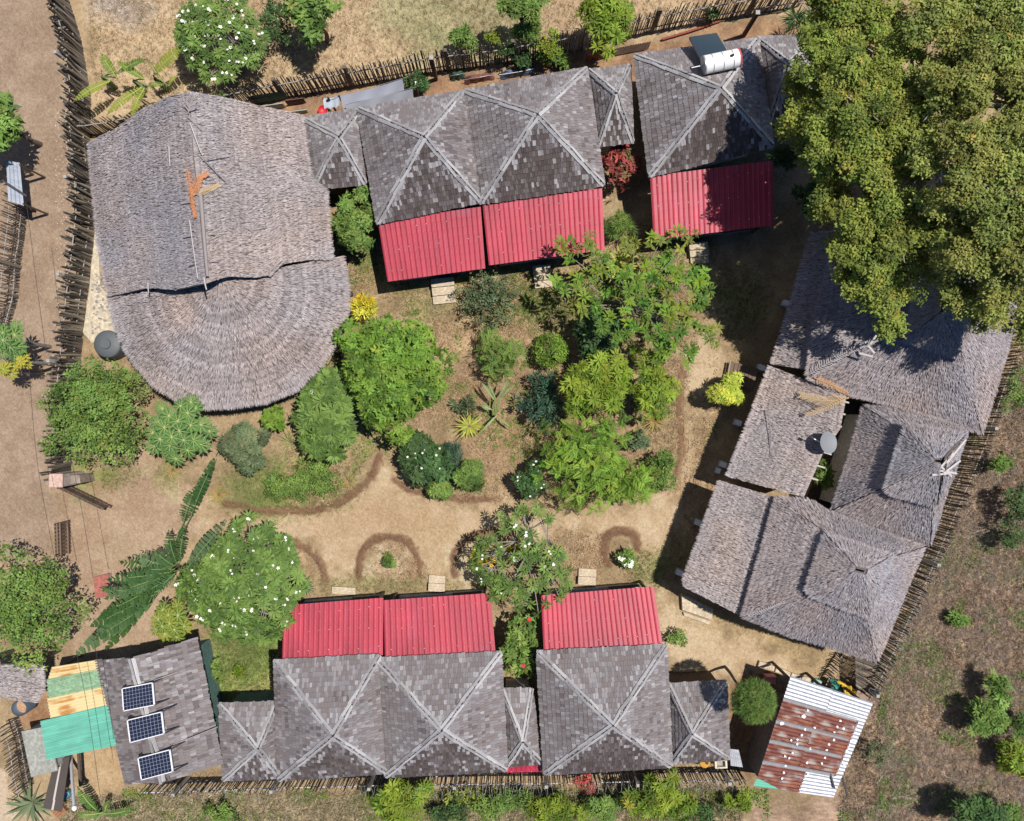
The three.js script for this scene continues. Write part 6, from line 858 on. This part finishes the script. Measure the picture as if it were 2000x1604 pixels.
// agaves and rosettes with single blades
function rosette(name, label, px, py, r, n, mats, o = {}) {
  const b = P(px, py, 0), t = thing(name, label, o.cat || 'plant', b, o.group), L = M2(r); for (let i = 0; i < n; i++) { const a = i * 2.4, tl = rr(0.35, 1.0), pos = [], idx = [], d = V(Math.cos(a), tl * (o.up ?? 0.8), Math.sin(a)).normalize(); leafTri(pos, idx, V(0, o.y ?? 0.05, 0), d, UP, L * rr(0.85, 1.15), L * (o.w ?? 0.16), 0.2, o.droop ?? 0.25, 0.4); const m = shade(new THREE.Mesh(geoFrom(pos, idx), mats[i % mats.length])); m.name = 'leaf'; t.add(m); }
  const g = new THREE.CylinderGeometry(0.05, 0.07, (o.y ?? 0.05) + 0.08, 8); g.translate(0, ((o.y ?? 0.05) + 0.08) / 2, 0); const m = shade(new THREE.Mesh(g, M.bark)); m.name = 'stem'; t.add(m); return t;
}
const agM = [leafC(0.2, 0.25, 0.13), leafC(0.14, 0.2, 0.1)], agY = [leafC(0.42, 0.42, 0.06), leafC(0.25, 0.31, 0.05), leafC(0.55, 0.52, 0.12)], brown = [leafC(0.45, 0.28, 0.08), leafC(0.38, 0.26, 0.1), leafC(0.3, 0.28, 0.08)], greyG = [leafC(0.13, 0.18, 0.1), leafC(0.1, 0.15, 0.07)];
rosette('agave_plant', 'pale striped agave with long curved blades at the lower left corner', 66, 1566, 52, 18, agM, { w: 0.11, droop: 0.35 });
rosette('spiky_plant', 'yellow striped dracaena in the middle garden', 918, 832, 30, 22, agY, { y: 0.4 }); rosette('spiky_plant', 'yellow striped dracaena beside the middle red porch', 1206, 528, 40, 26, agY, { y: 0.8 }); rosette('spiky_plant', 'yellow dracaena behind the first dracaena by the porch', 1226, 500, 26, 18, agY, { y: 0.6 });
rosette('spiky_plant', 'orange brown spiky plant at the west end of the bed', 428, 966, 24, 18, brown, { w: 0.12 }); rosette('spiky_plant', 'small orange brown spiky plant at the bed tip by the path', 684, 940, 17, 12, brown, { w: 0.12 }); rosette('spiky_plant', 'dry brown spiky plant under the yellow green trees', 1278, 822, 28, 16, brown, { w: 0.1 }); rosette('spiky_plant', 'greyish spiky plant above the feathery tree', 1190, 838, 22, 14, greyG, { w: 0.1 }); rosette('spiky_plant', 'thin leaved spiky plant below the plumeria', 568, 862, 26, 16, [leafC(0.24, 0.3, 0.1), leafC(0.3, 0.28, 0.1)], { w: 0.08 }); rosette('spiky_plant', 'grey green succulent beside the southwest hut steps', 598, 1148, 18, 18, greyG, { w: 0.14 }); rosette('spiky_plant', 'dry orange spiky plant beside the papaya', 338, 918, 20, 14, brown, { w: 0.1 });
leafPlant('young_palm', 'young palm with pale split leaves in the middle garden', 'palm', [968, 812], 0.5, [[[966, 782, 0.9], [940, 745, 1.2], 0.14], [[968, 780, 0.9], [952, 742, 1.3], 0.12], [[974, 778, 0.9], [992, 742, 1.3], 0.14], [[976, 780, 0.9], [1002, 752, 1.2], 0.12], [[970, 812, 0.5], [934, 850, 0.5], 0.1], [[974, 815, 0.5], [1000, 838, 0.4], 0.1], [[960, 800, 0.6], [938, 790, 0.6], 0.2]], [leafC(0.26, 0.34, 0.16), leafC(0.2, 0.28, 0.1)], { r: 0.05, torn: 0.1 });
B('low mixed plants around the young palm', 912, 795, 30, 24, 0.5, 'finger', 0.26, 'grey', { dens: 0.6 });
B('dark green finger leaved euphorbia bush, large', 1058, 800, 40, 44, 1.4, 'finger', 0.36, 'bluegreen', { dens: 0.7, lobes: 14 }); B('dark green finger leaved euphorbia bush, smaller northern one', 1064, 748, 28, 24, 1.2, 'finger', 0.32, 'bluegreen', { dens: 0.7 });
// low ground cover in the west bed
B('low green ground cover mound in the west bed, western half', 560, 950, 56, 30, 0.35, 'small', 0.2, 'green', { lobes: 14, dens: 0.8, k: 0.4 }); B('low green ground cover mound in the west bed, eastern half', 620, 935, 48, 36, 0.4, 'small', 0.2, 'green', { lobes: 14, dens: 0.8, k: 0.4 }); B('low weedy plants beside the southwest hut wall', 420, 1310, 16, 28, 0.5, 'broad', 0.2, 'green', { dens: 0.7 }); B('tiny yellow green plant on the lawn by the southwest hut', 464, 1312, 11, 8, 0.3, 'rosette', 0.18, 'lime', { lobes: 4 });
B('tall weeds beside the third hut steps, upper clump', 1305, 505, 12, 40, 0.6, 'small', 0.22, 'bright', { dens: 0.8 }); B('tall weeds beside the third hut steps, lower clump', 1368, 545, 16, 30, 0.6, 'small', 0.22, 'bright', { dens: 0.7 });

// ---------------------------------------------------------------- grass, litter and twigs
function scatter(name, label, n, area, kind, size, pal, keep, o = {}) {
  const mats = [], cols = []; let tries = 0; while (mats.length < n && tries++ < n * 12) { const px = rr(area[0], area[2]), py = rr(area[1], area[3]); if (!keep(px, py)) continue; const p = P(px, py, 0); p.y = 0.008; mats.push(orient(UP.clone().addScaledVector(rdir(0), o.flat ?? 0.3), size * rr(0.6, 1.4), p)); const c = pick(pal), g = rr(0.75, 1.25); cols.push(c.map(x => x * g)); }
  const m = inst(numbered(name), clumps[kind][0], o.mat || bladeMat, mats, cols); m.userData.label = label; m.userData.category = o.cat || 'grass'; scene.add(m);
}
const inMask = (m, px, py) => { const g = toG(px, py); return sampleMask(m, g[0], g[1]); };
const mRoad = zones[6].m, mYard = zones[7].m, mPath = zones[11].m; const greens = [13, 14, 15, 16, 17].map(i => zones[i].m);
scatter('grass', 'short green lawn grass in patches round the huts', 26000, [200, 400, 1660, 1400], 'grass', 0.1, [[0.12, 0.19, 0.04], [0.18, 0.24, 0.06], [0.24, 0.24, 0.09]], (x, y) => greens.some(m => inMask(m, x, y) > rr(0.2, 0.9)));
scatter('dry_grass', 'short dry straw coloured grass between the beds', 30000, [380, 380, 1660, 1340], 'grass', 0.075, [[0.42, 0.32, 0.18], [0.34, 0.25, 0.14], [0.5, 0.4, 0.24]], (x, y) => inMask(mYard, x, y) < 0.2 && inMask(mPath, x, y) < rr(0, 0.9) && inMask(mRoad, x, y) < 0.1);
scatter('meadow_grass', 'dry meadow grass along the top edge', 22000, [150, -120, 1640, 215], 'grass', 0.12, [[0.48, 0.37, 0.22], [0.4, 0.3, 0.17], [0.3, 0.29, 0.12]], (x, y) => inMask(zones[2].m, x, y) > 0.5);
scatter('scrub_grass', 'tangled dry grass over the eastern scrub slope', 52000, [1640, 640, 2150, 1720], 'grass', 0.15, [[0.4, 0.29, 0.2], [0.32, 0.23, 0.165], [0.48, 0.37, 0.27], [0.26, 0.19, 0.14], [0.25, 0.25, 0.11], [0.42, 0.34, 0.27]], (x, y) => inMask(scrubMask, x, y) > rr(0.3, 0.8) && !(x > 1470 && x < 1715 && y > 1310 && y < 1560 && (y - 1320) < (1715 - x) * 2.6), { flat: 1.1 });
scatter('verge_grass', 'pale dry grass along the bottom edge outside the fence', 20000, [120, 1530, 1500, 1680], 'grass', 0.2, [[0.46, 0.38, 0.25], [0.36, 0.28, 0.17], [0.2, 0.22, 0.08], [0.52, 0.45, 0.32]], (x, y) => inMask(zones[1].m, x, y) > 0.4, { flat: 0.8 });
const litterPal = [[0.3, 0.19, 0.1], [0.42, 0.3, 0.18], [0.22, 0.14, 0.08], [0.36, 0.24, 0.13]];
scatter('leaf_litter', 'fallen brown leaves among the garden beds', 16000, [560, 440, 1400, 1130], 'small', 0.13, litterPal, (x, y) => inMask(mPath, x, y) < rr(0, 0.7) && fbm(x * 0.02, y * 0.02, 3) > rr(0.35, 0.7), { flat: 0.15, cat: 'leaf litter' });
scatter('garden_weeds', 'low green weeds among the garden shrubs', 5200, [600, 440, 1400, 990], 'small', 0.14, [...PAL.green, ...PAL.olive], (x, y) => inMask(mPath, x, y) < 0.2 && fbm(x * 0.02 + 31, y * 0.02, 3) > rr(0.48, 0.64), { mat: leafMat, cat: 'weeds' });
scatter('scrub_litter', 'dead leaves and twigs covering the eastern scrub', 26000, [1640, 640, 2150, 1720], 'needle', 0.16, [[0.4, 0.33, 0.27], [0.5, 0.36, 0.24], [0.28, 0.23, 0.2], [0.55, 0.42, 0.3]], (x, y) => inMask(scrubMask, x, y) > 0.5 && fbm(x * 0.025, y * 0.025, 3) > rr(0.3, 0.65) && !(x < 1715 && y > 1300 && y < 1570), { flat: 1.2, cat: 'leaf litter' });
scatter('scrub_weeds', 'low green weeds dotted through the eastern scrub', 5200, [1640, 640, 2150, 1720], 'small', 0.2, PAL.green, (x, y) => inMask(scrubMask, x, y) > 0.6 && fbm(x * 0.018 + 7, y * 0.018, 3) > rr(0.52, 0.68) && !(x < 1715 && y > 1300 && y < 1570), { mat: leafMat, cat: 'weeds' });
scatter('verge_weeds', 'low green weeds along the bottom verge', 4200, [240, 1540, 1500, 1680], 'small', 0.2, [...PAL.green, ...PAL.olive], (x, y) => fbm(x * 0.015 + 3, y * 0.02, 3) + (x > 840 && x < 1440 ? 0.12 : 0) > rr(0.46, 0.62), { mat: leafMat, cat: 'weeds' });
{ // pale stones and fallen leaves as loose litter
  const g = new THREE.IcosahedronGeometry(1, 0), mats = [], cols = []; const add = (n, x0, y0, x1, y1, s, c) => { for (let i = 0; i < n; i++) { const p = P(rr(x0, x1), rr(y0, y1), 0); p.y = 0.012; const k = s * rr(0.5, 1.4); mats.push(new THREE.Matrix4().makeRotationY(rr(0, 6)).scale(V(k, k * 0.5, k * rr(0.6, 1))).setPosition(p)); const t = rr(0.8, 1.2); cols.push(c.map(v => v * t)); } };
  add(260, 108, 210, 144, 560, 0.022, [0.6, 0.48, 0.34]); add(220, 10, 0, 135, 900, 0.016, [0.5, 0.4, 0.3]); add(140, 170, 0, 300, 50, 0.04, [0.42, 0.38, 0.34]); add(300, 1720, 1100, 2000, 1604, 0.035, [0.52, 0.38, 0.25]); add(120, 380, 930, 1340, 1140, 0.013, [0.5, 0.42, 0.3]); add(160, 1800, 1340, 1880, 1480, 0.045, [0.5, 0.33, 0.2]);
  const m = inst('gravel', g, std([1, 1, 1]), mats, cols); m.userData.label = 'loose pale stones scattered on road and scrub'; m.userData.category = 'gravel'; scene.add(m);
}
{ // dead branches lying in the scrub
  [['long dead branch lying in the lower eastern scrub', [[1740, 1560], [1800, 1545], [1830, 1515]]], ['forked dead branch beside the tin shed', [[1712, 1530], [1740, 1500], [1772, 1492]]], ['pale fallen branch near the wire fence', [[1830, 1140], [1848, 1134], [1866, 1130]]], ['dead branch at the right edge of the scrub', [[1960, 1330], [1985, 1355], [2010, 1395]]], ['pale bent branch in the upper scrub', [[1940, 785], [1952, 800], [1964, 815]]], ['dry branch beside the bottom right tree', [[1838, 1512], [1870, 1525], [1930, 1530]]], ['grey dry branch below the sharp bend of the wire fence', [[1880, 1050], [1920, 1035], [1960, 1030]]]].forEach(([l, p]) => { const t = thing('fallen_branch', l, 'branch', P(...p[1], 0), 'dead branches in the scrub'); const q = p.map(k => P(k[0], k[1], 0.05)); const gs = [limb(q, 0.035, 0.012, 6)]; for (let i = 0; i < 5; i++) { const a = new THREE.CatmullRomCurve3(q).getPoint(rr(0.3, 0.9)); gs.push(limb([a, a.clone().add(V(rr(-0.3, 0.3), rr(0.0, 0.12), rr(-0.3, 0.3))), a.clone().add(V(rr(-0.6, 0.6), rr(0, 0.15), rr(-0.6, 0.6)))], 0.012, 0.004, 4)); } part(t, 'branch', merge(gs), M.paleBark); });
}
scene.environment = null;
renderer.render(scene, camera);
